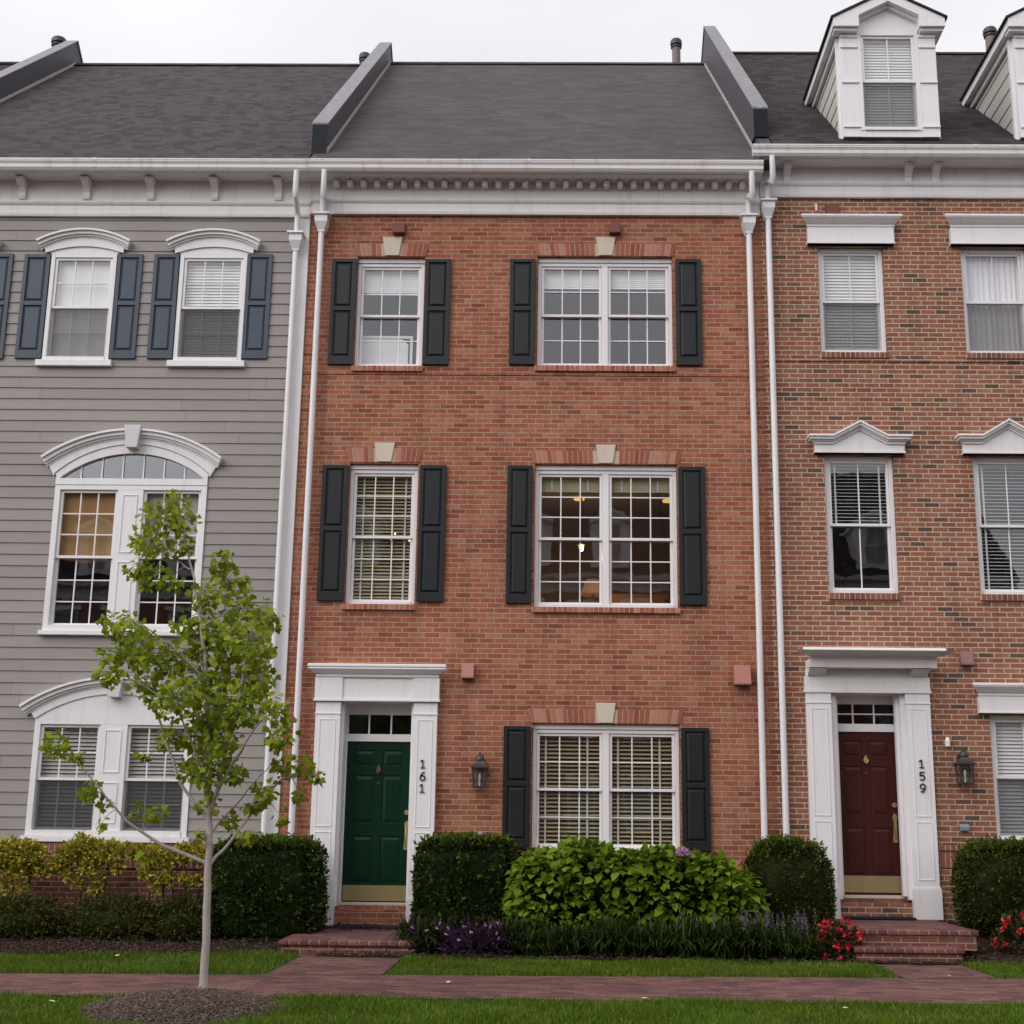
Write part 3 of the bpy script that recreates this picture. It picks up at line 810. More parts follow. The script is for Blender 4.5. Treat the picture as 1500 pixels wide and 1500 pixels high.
rooms(mid, XL + .02, XJ - .02, [(.2, 3.1), (3.4, 6.45), (6.75, 9.95)], [M['roomw'], M['roomw'], M['roombright']])
# partition between the left and right upper rooms
mb = MB(); mb.box(-1.35, -1.27, .31, 4.5, 3.41, 6.44); mb.box(-1.35, -1.27, .31, 4.5, 6.76, 9.94); build('partition', mb, M['room'], mid)
yf = .075
H = lambda w: (w[0] + .005, w[1] - .005, w[2] + .005, w[3] - .065)
def brick_window(house, W, kz, lz, mat_s, **kw):
    x0, x1, z0, z1 = W
    w = window(house, x0 + .004, x1 - .004, z0 + .004, z1 - .066, yf, **kw)
    b = MB(); b.box(x0 + .004, x1 - .004, yf - .02, yf + .12, z1 - .064, z1 - .004); build('head_trim', b, M['trimw'], w)
    return w
w = brick_window(mid, WM['TL'], 0, 0, 0, gmat='glass_b', dress=d_multi(d_blind('blind_w', 70, 0, .74, .03)))
lintel(w, -2.86, -1.885, 9.178, 9.366, -2.503, -2.223, 9.180, 9.458, M['soldier_m']); rowlock(w, -2.86, -1.885, 7.47, 7.545, -.045, M['soldier_m'])
w = brick_window(mid, WM['TR'], 0, 0, 0, units=2, gmat='glass_b', dress=d_blind('blind_w', 70, 0, .80, .03))
lintel(w, -.345, 1.585, 9.195, 9.38, .492, .768, 9.197, 9.473, M['soldier_m']); rowlock(w, -.345, 1.585, 7.487, 7.567, -.045, M['soldier_m'])
w = brick_window(mid, WM['ML'], 0, 0, 0, rows=3, dress=d_blind('blind_b', 44, 0, 0, .047, (.15, .86)))
lintel(w, -2.85, -1.88, 6.185, 6.385, -2.504, -2.225, 6.187, 6.455, M['soldier_m']); rowlock(w, -2.85, -1.88, 4.165, 4.240, -.045, M['soldier_m'])
w = brick_window(mid, WM['MR'], 0, 0, 0, units=2, rows=3, dress=d_blind('blind_b', 72, 0, .875, .03, (.2, .78)))
lintel(w, -.355, 1.62, 6.185, 6.366, .498, .766, 6.187, 6.447, M['soldier_m']); rowlock(w, -.345, 1.61, 4.150, 4.222, -.045, M['soldier_m'])
w = brick_window(mid, WM['G'], 0, 0, 0, units=2, rows=2, dress=d_blind('blind_b', 30, 0, 0, .052, (.13, .78)))
lintel(w, -.345, 1.61, 2.715, 2.894, .494, .759, 2.717, 2.973, M['soldier_m']); rowlock(w, -.345, 1.61, 1.03, 1.106, -.045, M['soldier_m'])
shutters(mid, [(-3.195, -2.850, 7.565, 9.118), (-1.888, -1.532, 7.570, 9.122), (-.702, -.350, 7.580, 9.130), (1.598, 1.955, 7.582, 9.138),
               (-3.188, -2.838, 4.282, 6.134), (-1.872, -1.515, 4.280, 6.138), (-.692, -.355, 4.268, 6.144), (1.602, 1.962, 4.265, 6.140),
               (-.686, -.336, 1.128, 2.666), (1.598, 1.956, 1.126, 2.667)], M['shut_c'])
# soldier course at the foot of the wall
rowlock(mid, -1.50, XJ - .01, .86, 1.02, -.012, M['soldier_m'], .068, 'water_table')
cor = cornice(mid, XL, XJ - .005, 10.43, 9.80, M['trimw'])
x = -3.17; de = MB(); de.box(-.042, .042, -.17, -.05, -.055, .055)
d0 = build('dentil', de, M['trim'], cor, bev=.03, loc=(x, 0, 10.222))
while x < 2.5:
    x += .1905; q = d0.copy(); COL.objects.link(q); q.location = (x, 0, 10.222)
gutter(mid, XL + .01, 2.80, 10.43)
roof(mid, XL, XJ - .01, 10.42, M['roof_m'], pipes=[(2.31, 7.0, 17.0, .085)])
rz_m = lambda y: 10.40 + .84 * (y + .43)
parapet(mid, -3.565, -3.365, -.02, 10.74, 11.19, 6.1, 16.33, rz_m, 1)
downspout(mid, -3.355, 10.28, 9.75, .60, -3.30); downspout(mid, 2.622, 10.28, 9.75, .60, 2.64)
vent_hood(mid, -1.246, -1.085, 3.268, 3.458, M['hood'], .13); vent_hood(mid, 2.285, 2.50, 3.215, 3.472, M['hood'], .16)
vent_hood(mid, -2.36, -2.19, 9.495, 9.65, M['hood_d'], .10); vent_hood(mid, .68, .838, 9.51, 9.66, M['hood_d'], .10)
mb = MB(); mb.prism_yz([(.0, 1.245), (-.05, 1.245), (-.055, 1.30), (-.03, 1.335), (0, 1.335)], -1.055, -.935); build('outlet_cover', mb, M['greyplastic'], mid, bev=.006)
# entry
s = MB()
pl = (-3.118, -2.795); pr = (-1.852, -1.545)
sur = MB()
sur.box(-2.80, -1.845, -.02, .26, 2.955, 2.985)                       # soffit over the door
sur.box(-2.835, -2.757, -.018, .27, .40, 2.955); sur.box(-1.885, -1.825, -.018, .27, .40, 2.955)   # jambs
sur.box(-2.757, -1.885, .235, .30, 2.83, 2.955)                        # panel above the fanlight
sur.box(-2.757, -1.885, .225, .31, 2.465, 2.545)                       # transom bar
sur.box(-2.757, -2.74, .23, .30, .44, 2.465); sur.box(-1.90, -1.885, .23, .30, .44, 2.465)
for q in (-2.755, -2.475, -2.185, -1.902): sur.box(q, q + .02, .24, .28, 2.545, 2.83)
sur.box(-2.735, -1.902, .2405, .28, 2.545, 2.562); sur.box(-2.735, -1.902, .2405, .28, 2.812, 2.83)
ds = build('door_surround', sur, M['trim'], mid, bev=.003)
for (a, b) in (pl, pr):
    p = MB(); pilaster(p, a, b, .155, .50, 2.79, 2.955); build('pilaster', p, M['trim'], ds, bev=.003)
e = MB()
e.box(-3.128, -1.535, -.10, .01, 2.985, 3.262); e.box(-3.138, -2.78, -.125, .01, 2.956, 3.262); e.box(-1.865, -1.525, -.125, .01, 2.956, 3.262); e.box(-3.15, -1.513, -.137, .01, 2.956, 2.984)
e.prism_yz(crown_prof(3.262, 3.43, .235, -.125), -3.128 + .012, -1.535 - .012, 1.0, -.12)
build('entablature', e, M['trim'], ds, bev=.003)
house_number(ds, '161', -1.712, 2.222, -.112)
g = MB(); g.face([(-2.74, .262, 2.555), (-1.90, .262, 2.555), (-1.90, .262, 2.82), (-2.74, .262, 2.82)]); build('transom_pane', g, M['glass_d'], ds, fix=False)
d = six_panel_door(mid, -2.742, -1.897, .445, 2.465, .255, M['green'])
door_fit(d, -2.742, -1.897, .445, 2.465, .255, 2, -1.935, (.012, .205))
mb = MB(); mb.box(-2.757, -1.885, .14, .30, .405, .44); build('threshold', mb, M['stone'], mid, bev=.004)
r = rowlock(mid, -2.835, -1.825, .295, .402, .06, M['soldier_m'], .07, 'door_step', 'mortar_p')
r.data.transform(Matrix.Translation((0, .06, 0)))
mb = MB(); mb.box(-2.835, -1.825, .08, .30, .10, .293); build('step_riser', mb, M['brick_m'], mid)

# ================================================================== RIGHT HOUSE (mixed brown brick)
WR = dict(T1=(3.586, 4.500, 7.785, 9.345), T2=(5.571, 6.485, 7.785, 9.345), M1=(3.568, 4.502, 4.445, 6.330), M2=(5.556, 6.490, 4.443, 6.332), G=(5.565, 6.480, 1.300, 2.880))
right = thing('townhouse', 'brown-red brick townhouse on the right with maroon door and white dormers', 'house', (5.9, 0, 0), 'townhouses in the row')
mb = MB(); wall_holes(mb, XJ, XRR, -.1, 10.25, list(WR.values()) + [(3.525, 4.485, .52, 3.15)], -.012); shell(mb, XJ + .001, XRR, -.1, 10.6, .30)
build('wall', mb, M['brick_r'], right, fix=False)
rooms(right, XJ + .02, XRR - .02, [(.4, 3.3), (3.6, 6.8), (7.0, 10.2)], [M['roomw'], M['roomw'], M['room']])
mb = MB(); mb.box(XJ + .01, XRR, -.027, -.012, 7.655, 7.70); build('band_course', mb, M['brick_r'], right)
def rwin(k, **kw):
    x0, x1, z0, z1 = WR[k]
    return window(right, x0 + .004, x1 - .004, z0 + .004, z1 - .005, .05, cols=2, rows=1, fw=.055, **kw)
def header(w, c, hw, zb, zc, zt, out=.21):
    e = MB(); e.box(c - hw, c + hw, -.10, -.005, zb, zc)
    e.box(c - hw - .01, c + hw + .01, -.112, -.006, zb, zb + .025)
    e.prism_yz(crown_prof(zc, zt, out, -.10), c - hw + .0, c + hw - .0, .95, -.10)
    return build('header', e, M['trim'], w, bev=.003)
def pedi(w, c, hw, zb, ze, zp):
    # angular raised header with a peaked middle
    e = MB()
    def path(dz, o): return [(c - hw - o, ze + dz), (c - .36, ze + dz), (c, zp + dz), (c + .36, ze + dz), (c + hw + o, ze + dz)]
    e.prism_xz([(c - hw, zb), (c + hw, zb), (c + hw, ze - .10), (c + .36, ze - .10), (c, zp - .10), (c - .36, ze - .10), (c - hw, ze - .10)], -.10, -.006)
    e.box(c - hw - .01, c + hw + .01, -.112, -.006, zb, zb + .022)
    for (a, b, y, o) in ((0, -.028, -.21, .09), (-.028, -.062, -.185, .068), (-.062, -.082, -.15, .034), (-.082, -.115, -.125, .01)):
        U, V = path(a, o), path(b, o)
        for i in range(4):
            e.loft([[(U[i][0], y, U[i][1]), (V[i][0], y, V[i][1]), (V[i][0], -.006, V[i][1]), (U[i][0], -.006, U[i][1])],
                    [(U[i + 1][0], y, U[i + 1][1]), (V[i + 1][0], y, V[i + 1][1]), (V[i + 1][0], -.006, V[i + 1][1]), (U[i + 1][0], -.006, U[i + 1][1])]])
    return build('header', e, M['trim'], w)
w = rwin('T1', gmat='glass_b', dress=d_blind('blind_w', 66, 0, 0, .046), screen='screen'); header(w, 4.043, .60, 9.355, 9.60, 9.755); rowlock(w, 3.575, 4.51, 7.70, 7.782, -.05, M['soldier_r'])
w = rwin('T2', gmat='glass_b', dress=d_curtain('curtain', 0, 1), screen='screen'); header(w, 6.03, .60, 9.355, 9.60, 9.765); rowlock(w, 5.56, 6.50, 7.70, 7.782, -.05, M['soldier_r'])
w = rwin('M1', dress=d_blind('blind_w', 20, 0, .5, .048, (.12, .87), 'blind_w')); pedi(w, 4.035, .60, 6.335, 6.57, 6.765); rowlock(w, 3.56, 4.51, 4.355, 4.44, -.05, M['soldier_r'])
w = rwin('M2', dress=d_blind('blind_w', 20, 0, 0, .048, (.12, .87), 'blind_w')); pedi(w, 6.025, .60, 6.337, 6.585, 6.80); rowlock(w, 5.55, 6.50, 4.355, 4.44, -.05, M['soldier_r'])
w = rwin('G', gmat='glass_b', dress=d_blind('blind_w', 60, 0, 0, .046), screen='screen'); header(w, 6.03, .61, 2.885, 3.10, 3.265)
e = MB(); e.box(5.55, 6.50, -.05, .06, 1.245, 1.296); build('sill', e, M['trim'], w, bev=.004)
rowlock(right, 4.83, XRR - .02, 1.165, 1.24, -.045, M['soldier_r'], .068, 'water_table'); rowlock(right, 4.83, XRR - .02, .955, 1.160, -.03, M['soldier_r'], .068, 'water_table')
cornice(right, XJ + .005, XRR, 10.68, 10.085, M['trim'])
brk = [(.0, 0), (-.035, -.01), (-.05, .03), (-.045, .10), (-.075, .15), (-.15, .19), (-.185, .215), (-.19, .26), (0, .26)]
def bracket(house, x, z, mat, w=.05):
    mb = MB(); mb.prism_yz([(-.046 + y, z + zz) for y, zz in brk], x - w, x + w); mb.box(x - w - .012, x + w + .012, -.25, -.046, z + .235, z + .268)
    build('bracket', mb, mat, house, bev=.006)
for x in (3.18, 4.885, 5.27, 6.97, 7.36): bracket(right, x, 10.262, M['trim'])
gutter(right, 2.66, XRR, 10.675)
roof(right, XJ + .18, XRR, 10.66, M['roof_r'], pipes=[(8.66, 7.0, 17.27, .10)])
rz_r = lambda y: 10.64 + .84 * (y + .43)
mb = MB(); mb.prism_yz([(-.40, 10.47), (-.40, 10.62), (.3, 11.22), (.3, 10.5)], XJ + .003, XJ + .175); build('rake_end', mb, M['parapet'], right)
parapet(right, 2.775, 2.965, .14, 11.12, 11.55, 6.0, 16.64, lambda y: rz_m(y), -1)
downspout(right, 2.897, 10.52, 9.98, .62, 2.93)
vent_hood(right, 5.225, 5.385, 3.50, 3.68, M['hood_p'], .12); vent_hood(right, 3.72, 3.895, 9.80, 9.97, M['hood_d'], .10)
mb = MB(); mb.prism_yz([(-.012, 1.41), (-.06, 1.41), (-.065, 1.46), (-.04, 1.495), (-.012, 1.495)], 5.10, 5.215); build('outlet_cover', mb, M['greyplastic'], right, bev=.006)
mb = MB(); mb.box(3.575, 3.60, -.05, -.01, 9.88, 9.98); build('bracket_stub', mb, M['trim'], right)
mb = MB(); mb.box(4.975, 5.03, -.07, -.01, 2.50, 2.545); mb.lathe([(.03, -.09), (.034, -.02), (.018, .03)], (5.0, -.06, 2.55), 10); build('sensor', mb, M['trim'], right)
# entry
sur = MB()
sur.box(3.53, 4.475, -.02, .26, 3.125, 3.16)
sur.box(3.52, 3.598, -.018, .27, .56, 3.125); sur.box(4.425, 4.49, -.018, .27, .56, 3.125)
sur.box(3.598, 4.425, .235, .30, 3.03, 3.125); sur.box(3.598, 4.425, .225, .31, 2.655, 2.74)
sur.box(3.598, 3.612, .23, .30, .60, 2.655); sur.box(4.412, 4.425, .23, .30, .60, 2.655)
for q in (3.598, 3.86, 4.135, 4.407): sur.box(q, q + .018, .24, .28, 2.74, 3.03)
for z in (2.74, 2.875, 3.012): sur.box(3.616, 4.407, .2405, .28, z, z + .018)
sur.box(4.375, 4.424, .05, .15, .60, 3.12); sur.box(3.599, 3.63, .05, .15, .60, 3.12)
dr = build('door_surround', sur, M['trim'], right, bev=.003)
for (a, b) in ((3.205, 3.525), (4.478, 4.792)):
    p = MB(); pilaster(p, a, b, .33, .70, 2.99, 3.125); build('pilaster', p, M['trim'], dr, bev=.003)
e = MB()
e.box(3.195, 4.802, -.105, .0, 3.162, 3.335); e.box(3.18, 4.815, -.12, .0, 3.127, 3.16)
e.box(3.215, 4.782, -.10, .0, 3.336, 3.43)
for c in (3.34, 4.66):
    e.prism_yz([(-.0, 3.34), (-.13, 3.345), (-.16, 3.37), (-.25, 3.40), (-.29, 3.425), (0, 3.425)], c - .11, c + .11)
e.box(3.225, 4.85, -.31, .0, 3.431, 3.54)
e.prism_yz(crown_prof(3.54, 3.675, .42, -.31), 3.235, 4.84, 1.0, -.31)
build('entablature', e, M['trim'], dr, bev=.003)
house_number(dr, '159', 4.640, 2.290, -.112)
g = MB(); g.face([(3.61, .262, 2.75), (4.41, .262, 2.75), (4.41, .262, 3.02), (3.61, .262, 3.02)]); build('transom_pane', g, M['glass_d'], dr, fix=False)
d = six_panel_door(right, 3.613, 4.411, .605, 2.655, .255, M['maroon'])
door_fit(d, 3.613, 4.411, .605, 2.655, .255, 1, 4.355, (.03, .235))
mb = MB(); mb.box(3.598, 4.425, .14, .30, .565, .603); build('threshold', mb, M['stone'], right, bev=.004)
r = rowlock(right, 3.525, 4.485, .455, .562, .06, M['soldier_r'], .07, 'door_step', 'mortar_p'); r.data.transform(Matrix.Translation((0, .06, 0)))
mb = MB(); mb.box(3.525, 4.485, .08, .30, .28, .453); build('step_riser', mb, M['brick_r'], right)

# dormers -------------------------------------------------------------
def dormer(house, cx, y0, z0, dress=True, bodymat='trim', chk='cheek', rmat='roof_r'):
    f = MB(); hw = .685; ww = .437
    f.box(-hw, -ww, 0, .12, 0, 1.62); f.box(ww, hw, 0, .12, 0, 1.62)            # corner pilasters
    f.box(-ww, ww, .005, .12, 0, .10)
    f.prism_xz([(-ww, 1.66), (ww, 1.66), (ww, 1.80), (0, 2.06), (-ww, 1.80)], .006, .12)
    for sx in (-1, 1):
        c = sx * (hw + ww) / 2
        for z, h in ((.14, .03), (.84, .03), (1.40, .03), (1.565, .05)): f.box(c - .122, c + .122, -.022, .0, z, z + h)
        # cornice return block
        a, b = sorted((sx * .80, sx * .43))
        f.box(a, b, -.15, .06, 1.665, 1.80); f.box(a + .02, b - .02, -.10, .06, 1.62, 1.665)
    for sx in (-1, 1):      # raking cornice
        f.prism_xz([(sx * .80, 1.80), (0, 2.215), (0, 2.07), (sx * .43, 1.845), (sx * .43, 1.80)], -.149, .05)
        f.prism_xz([(sx * .43, 1.845), (0, 2.07), (0, 2.03), (sx * .43, 1.80)], -.06, .05)
    d = build('dormer', f, M[bodymat], house, bev=.004, loc=(cx, y0, z0))
    for sx in (-1, 1):
        ch = MB(); k = 0
        while k * .245 < 1.7:
            za, zb = k * .245 + .0, min((k + 1) * .245, 1.70); xo, xi = sx * .668, sx * .656
            ya = .12
            ch.solid([(xo, ya, za), (xo, max(ya, za / .84 + .1), za), (xi, max(ya, zb / .84 + .1), zb), (xi, ya, zb), (xi - sx * .02, ya, za), (xi - sx * .02, max(ya, za / .84 + .1), za)],
                     [(0, 1, 2, 3), (0, 4, 5, 1)])
            k += 1
        build('cheek', ch, M[chk], d)
    for sx in (-1, 1):
        ea = MB(); a, b = sorted((sx * .80, sx * .735)); ea.box(a, b, .06, 2.12, 1.70, 1.795)
        a, b = sorted((sx * .80, sx * .66)); ea.box(a, b, .06, 2.12, 1.66, 1.70)
        a, b = sorted((sx * .72, sx * .64)); ea.prism_yz([(.12, .02), (.12, 1.66), (.19, 1.66), (.19, .10)], a, b)
        a, b = sorted((sx * .715, sx * .67)); ea.box(a, b, .19, 2.05, 1.56, 1.66)
        build('eave', ea, M[bodymat], d)
    ro = MB()
    for sx in (-1, 1):
        ro.loft([[(sx * .835, -.17, 1.785), (0, -.17, 2.22), (0, -.17, 2.255), (sx * .835, -.17, 1.82)], [(sx * .835, 2.14, 1.785), (0, 2.66, 2.22), (0, 2.66, 2.255), (sx * .835, 2.14, 1.82)]])
    build('dormer_roof', ro, M[rmat], d)
    zb, zt, zr = .10, 1.66, .885
    fr = MB(); fr.box(-ww, -ww + .055, -.004, .1, zb, zt); fr.box(ww - .055, ww, -.004, .1, zb, zt); fr.box(-ww + .055, ww - .055, -.003, .1, zt - .055, zt); fr.box(-ww + .055, ww - .055, -.02, .1, zb, zb + .05)
    build('frame', fr, M['vinyl'], d, bev=.003)
    for lo, hi, y in ((zr - .018, zt - .055, .022), (zb + .05, zr + .018, .056)):
        m_, (a, b, c, e_) = sash_geo(-ww + .057, ww - .057, lo, hi, y, 2, 1); build('sash', m_, M['vinyl'], d)
        pane(d, [(a, y + .027, c), (b, y + .027, c), (b, y + .027, e_), (a, y + .027, e_)], 'glass_b')
    if dress:
        build('blind', blind_geo(-ww + .06, ww - .06, .10, zt - .05, .125, .045, .046, 68), [M['blind_w'], M['tape']], d)
        sm = MB(); sm.box(-ww + .07, ww - .07, .030, .0315, zb + .06, zr - .015); build('insect_screen', sm, M['screen'], d)
    bk = MB(); bk.box(-.62, .62, .30, .32, -.3, 1.7); build('backing', bk, M['room'], d)
    return d
dm = dormer(right, 4.690, -.10, 10.985)
d2 = copy_tree(dm, right); d2.location = (7.19, -.10, 10.985)

# ================================================================== LEFT HOUSE (grey siding)
left = thing('townhouse', 'grey lap-sided townhouse on the left with arched window hoods and blue shutters', 'house', (-6.55, 0, 0), 'townhouses in the row')
TW = [(-7.155, -6.225), (-5.335, -4.385), (-8.985, -8.055)]
holes = [(a, b, 7.60, 9.18) for a, b in TW] + [(-6.80, -4.735, 3.85, 6.28), (-6.775, -4.700, 1.22, 2.70)]
XW = XL - .16
mb = MB(); wall_holes(mb, XLL, XL, -.1, 10.0, [h for h in holes], .0); shell(mb, XLL, XL - .001, -.1, 10.38, .30)
build('wall', mb, M['siding'], left, fix=False)
hs = holes + [(-7.20, -4.35, 6.1, 6.35)]
mb = MB(); lap_siding(mb, XLL, XW, 1.145, 9.75, holes); build('lap_siding', mb, M['siding'], left)
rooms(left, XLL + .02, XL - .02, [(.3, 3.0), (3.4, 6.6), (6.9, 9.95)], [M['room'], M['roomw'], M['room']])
mb = MB(); mb.box(XW, XL - .003, -.034, .0, .0, 9.79); build('corner_board', mb, M['trim'], left, bev=.004)
mb = MB(); mb.box(XLL, XW - .002, -.05, -.001, -.1, .83); build('foundation', mb, M['brick_l'], left)
rowlock(left, XLL, XW - .002, .832, 1.142, -.065, M['soldier_r'], .07, 'water_table')
def T_dress(k):
    if k == 0: return d_multi(d_shade('shade', .42, 1.0), d_shade('blind_g', 0, .42, .01))
    return d_blind('blind_w', 66, 0, 0, .044)
for k, (a, b) in enumerate(TW):
    c = (a + b) / 2
    w = window(left, a + .003, b - .003, 7.603, 9.177, -.035, fw=.055, dress=T_dress(0 if k == 0 else 1), screen='screen' if k == 0 else 'screen_d', gmat='glass_b')
    h = MB()
    h.prism_xz([(a + .0, 9.179), (b - .0, 9.179)] + arc(c, .50, 9.20, 9.30)[::-1], -.030, .0)
    band(h, arc(c, .56, 9.255, 9.42), arc(c, .545, 9.185, 9.285), -.055, .0)
    build('arch_trim', h, M['trim'], w)
    h = MB(); arched_crown(h, c, .665, 9.345, 9.52); build('hood', h, M['trim'], w)
    s = MB(); s.box(a - .07, b + .05, -.075, .0, 7.512, 7.600); build('sill', s, M['trim'], w, bev=.006)
shutters(left, [(-7.53, -7.165, 7.625, 9.167), (-6.215, -5.860, 7.630, 9.172), (-5.698, -5.345, 7.633, 9.175), (-4.390, -4.035, 7.640, 9.182), (-8.045, -7.692, 7.615, 9.172), (-9.36, -9.0, 7.615, 9.167)], M['shut_b'])
# arched middle window
def left_frame(x0, x1, z0, z1, mh, yf=-.035, fw=.075):
    c = (x0 + x1) / 2; f = MB()
    f.box(x0, x0 + fw, yf, .12, z0, z1); f.box(x1 - fw, x1, yf, .12, z0, z1)
    f.box(x0 + fw, x1 - fw, yf - .02, .12, z0, z0 + .07); f.box(x0 + fw, x1 - fw, yf + .001, .12, z1 - .065, z1)
    f.box(c - mh, c + mh, yf + .002, .12, z0 + .07, z1 - .065)
    for a, b in ((z0 + .16, (z0 + z1) / 2 - .06), ((z0 + z1) / 2 + .06, z1 - .13)):     # panel on the mullion
        for q in (c - mh + .07, c + mh - .085): f.box(q, q + .015, yf - .008, yf + .01, a, b)
        f.box(c - mh + .085, c + mh - .085, yf - .0075, yf + .01, a, a + .015); f.box(c - mh + .085, c + mh - .085, yf - .0075, yf + .01, b - .015, b)
    return f, c
f, c = left_frame(-6.797, -4.738, 3.853, 5.83, .172)
c = -5.768
band(f, arc(c, 1.055, 5.98, 6.40), arc(c, .985, 5.925, 6.275), -.035, .12)
f.box(-6.797, -4.738, -.042, .12, 5.832, 5.922)
for q in (-6.797, -4.798): f.box(q, q + .06, -.034, .12, 5.922, 5.99)
w = build('window', f, M['trim'], left, bev=.003)
g = MB()
g.prism_xz(arc(c, .99, 5.925, 6.28) + [], .02, .024)
t = MB()
A = arc(c, .985, 5.925, 6.275, 60)
for i in range(1, 7):
    x = c - .985 + 1.97 * i / 7; zt = min(A, key=lambda p: abs(p[0] - x))[1]
    t = MB(); t.box(x - .009, x + .009, .0, .014, 5.922, zt); build('fanlight_bar', t, M['vinyl'], w)
for k, (a, b) in enumerate(((-6.722, c - .172), (c + .172, -4.813))):
    for lo, hi, y in ((4.83, 5.765, .0), (3.923, 4.866, .036)):
        m_, (ga, gb, gc, gd) = sash_geo(a + .002, b - .002, lo, hi, y, 3, 3); build('sash', m_, M['vinyl'], w)
        pane(w, [(ga, y + .027, gc), (gb, y + .027, gc), (gb, y + .027, gd), (ga, y + .027, gd)])
    if k == 0: d_shade('bamboo', .50, 1.0, 0, .06, 'woven_shade')(w, a, b, 3.93, 5.76, .095, 0)
    else: d_shade('pinkreflect', .52, 1.0, 0, .0)(w, a, b, 3.93, 5.76, .095, 0)  # right sash: pinkish reflection painted as a flat panel behind the glass
build('fanlight_pane', g, M['glass'], w, fix=False)
h = MB(); band(h, arc(c, 1.14, 6.135, 6.50), arc(c, 1.057, 5.985, 6.402), -.052, .0)
for sx in (-1, 1): h.prism_xz([(c + sx * 1.14, 6.135), (c + sx * 1.057, 5.985), (c + sx * 1.057, 5.95), (c + sx * 1.14, 6.10)], -.051, .0)
build('arch_trim', h, M['trim'], w)
h = MB(); arched_crown(h, c, 1.225, 6.205, 6.60, .13); build('hood', h, M['trim'], w)
h = MB(); h.prism_xz([(c - .075, 6.325), (c + .075, 6.325), (c + .115, 6.64), (c - .115, 6.64)], -.175, .0); build('keystone', h, M['greykey'], w, bev=.006)
s = MB(); s.box(-6.83, -4.705, -.085, .0, 3.79, 3.85); build('sill', s, M['trim'], w, bev=.006)
# ground window
f, c = left_frame(-6.772, -4.703, 1.223, 2.695, .178)
c = -5.738
w = build('window', f, M['trim'], left, bev=.003)
for k, (a, b) in enumerate(((-6.697, c - .178), (c + .178, -4.778))):
    for lo, hi, y in ((1.92, 2.63, .0), (1.293, 1.956, .036)):
        m_, (ga, gb, gc, gd) = sash_geo(a + .002, b - .002, lo, hi, y, 3, 2); build('sash', m_, M['vinyl'], w)
        pane(w, [(ga, y + .027, gc), (gb, y + .027, gc), (gb, y + .027, gd), (ga, y + .027, gd)])
    d_blind('blind_g', 52, 0, 0, .05)(w, a, b, 1.30, 2.63, .105, 0)
    sm = MB(); sm.box(a + .02, b - .02, .010, .0115, 1.30, 1.92); build('insect_screen', sm, M['screen_d'], w)
h = MB(); h.prism_xz([(-6.772, 2.697), (-4.703, 2.697)] + arc(c, 1.04, 2.72, 3.02)[::-1], -.030, .0)
band(h, arc(c, 1.13, 2.83, 3.14), arc(c, 1.04, 2.70, 3.025), -.05, .0)
build('arch_trim', h, M['trim'], w)
h = MB(); arched_crown(h, c, 1.225, 2.865, 3.245, .13); build('hood', h, M['trim'], w)
h = MB(); h.prism_xz([(c - .075, 2.975), (c + .075, 2.975), (c + .115, 3.28), (c - .115, 3.28)], -.175, .0); build('keystone', h, M['greykey'], w, bev=.006)
s = MB(); s.box(-6.81, -4.66, -.085, .0, 1.150, 1.220); build('sill', s, M['trim'], w, bev=.006)
cornice(left, XLL, XL - .004, 10.43, 9.75, M['trimw'])
for x in (-8.555, -7.64, -6.72, -5.81, -4.90, -4.0): bracket(left, x, 9.992, M['trimw'])
gutter(left, XLL, XL + .005, 10.425)
roof(left, XLL + .1, XL - .035, 10.41, M['roof_l'], 6.0, pipes=[(-4.0, 7.0, 16.66, .09)])
downspout(left, -3.70, 10.27, 9.46, 1.15, -3.69)
parapet(left, -9.69, -9.49, -.02, 10.74, 11.17, 5.95, 16.26, lambda y: 10.39 + .84 * (y + .43), 1)
mb = MB(); mb.box(-4.02, -3.90, -.16, -.02, 3.27, 3.38); mb.box(-3.99, -3.93, -.10, -.02, 3.22, 3.27); build('flood_light', mb, M['trim'], left, bev=.01)

# neighbour whose roof shows beyond the leftmost parapet
nb = thing('townhouse', 'far left townhouse of which only a roof sliver shows behind the parapet', 'house', (-12.7, 0, 0), 'townhouses in the row')
mb = MB(); wall_holes(mb, -15.8, XLL - .002, -.1, 10.4, []); shell(mb, -15.8, XLL - .003, -.1, 10.4, .3); build('wall', mb, M['brick_r'], nb, fix=False)
gutter(nb, -15.8, XLL - .01, 10.43); cornice(nb, -15.8, XLL - .01, 10.43, 9.8, M['trim'])
roof(nb, -15.8, XLL - .10, 10.40, M['roof_r'], 6.15, pipes=[(-10.28, 7.0, 17.0, .11)])

# ================================================================== things on the walls and doorsteps
lantern('dark lantern on orange brick wall between green door and ground floor window', -.98, 1.875, .44, 'wall lanterns beside the doors')
lantern('dark lantern on brown brick wall right of the maroon door', 5.175, 1.985, .445, 'wall lanterns beside the doors')
def mat_thing(label, x0, x1, y0, y1, z):
    mb = MB(); mb.box(x0, x1, y0, y1, z + .004, z + .022)
    for i in range(24):
        x = x0 + (x1 - x0) * (i + .5) / 24; mb.box(x - .006, x + .006, y0 + .02, y1 - .02, z + .022, z + .027)
    return tag(build('doormat', mb, M['mat'], bev=.003), label, 'doormat', 'doormats at the doors')
mat_thing('black doormat lying in front of the green door', -2.73, -1.86, -.32, .07, .16)
mat_thing('black doormat lying in front of the maroon door', 3.58, 4.44, -.28, .07, .335)
stoop('low brick stoop with one step in front of the green door', -3.05, -1.50, [(-3.05, -1.50, -2.12, .160, 0)], 'brick stoops at the front doors')
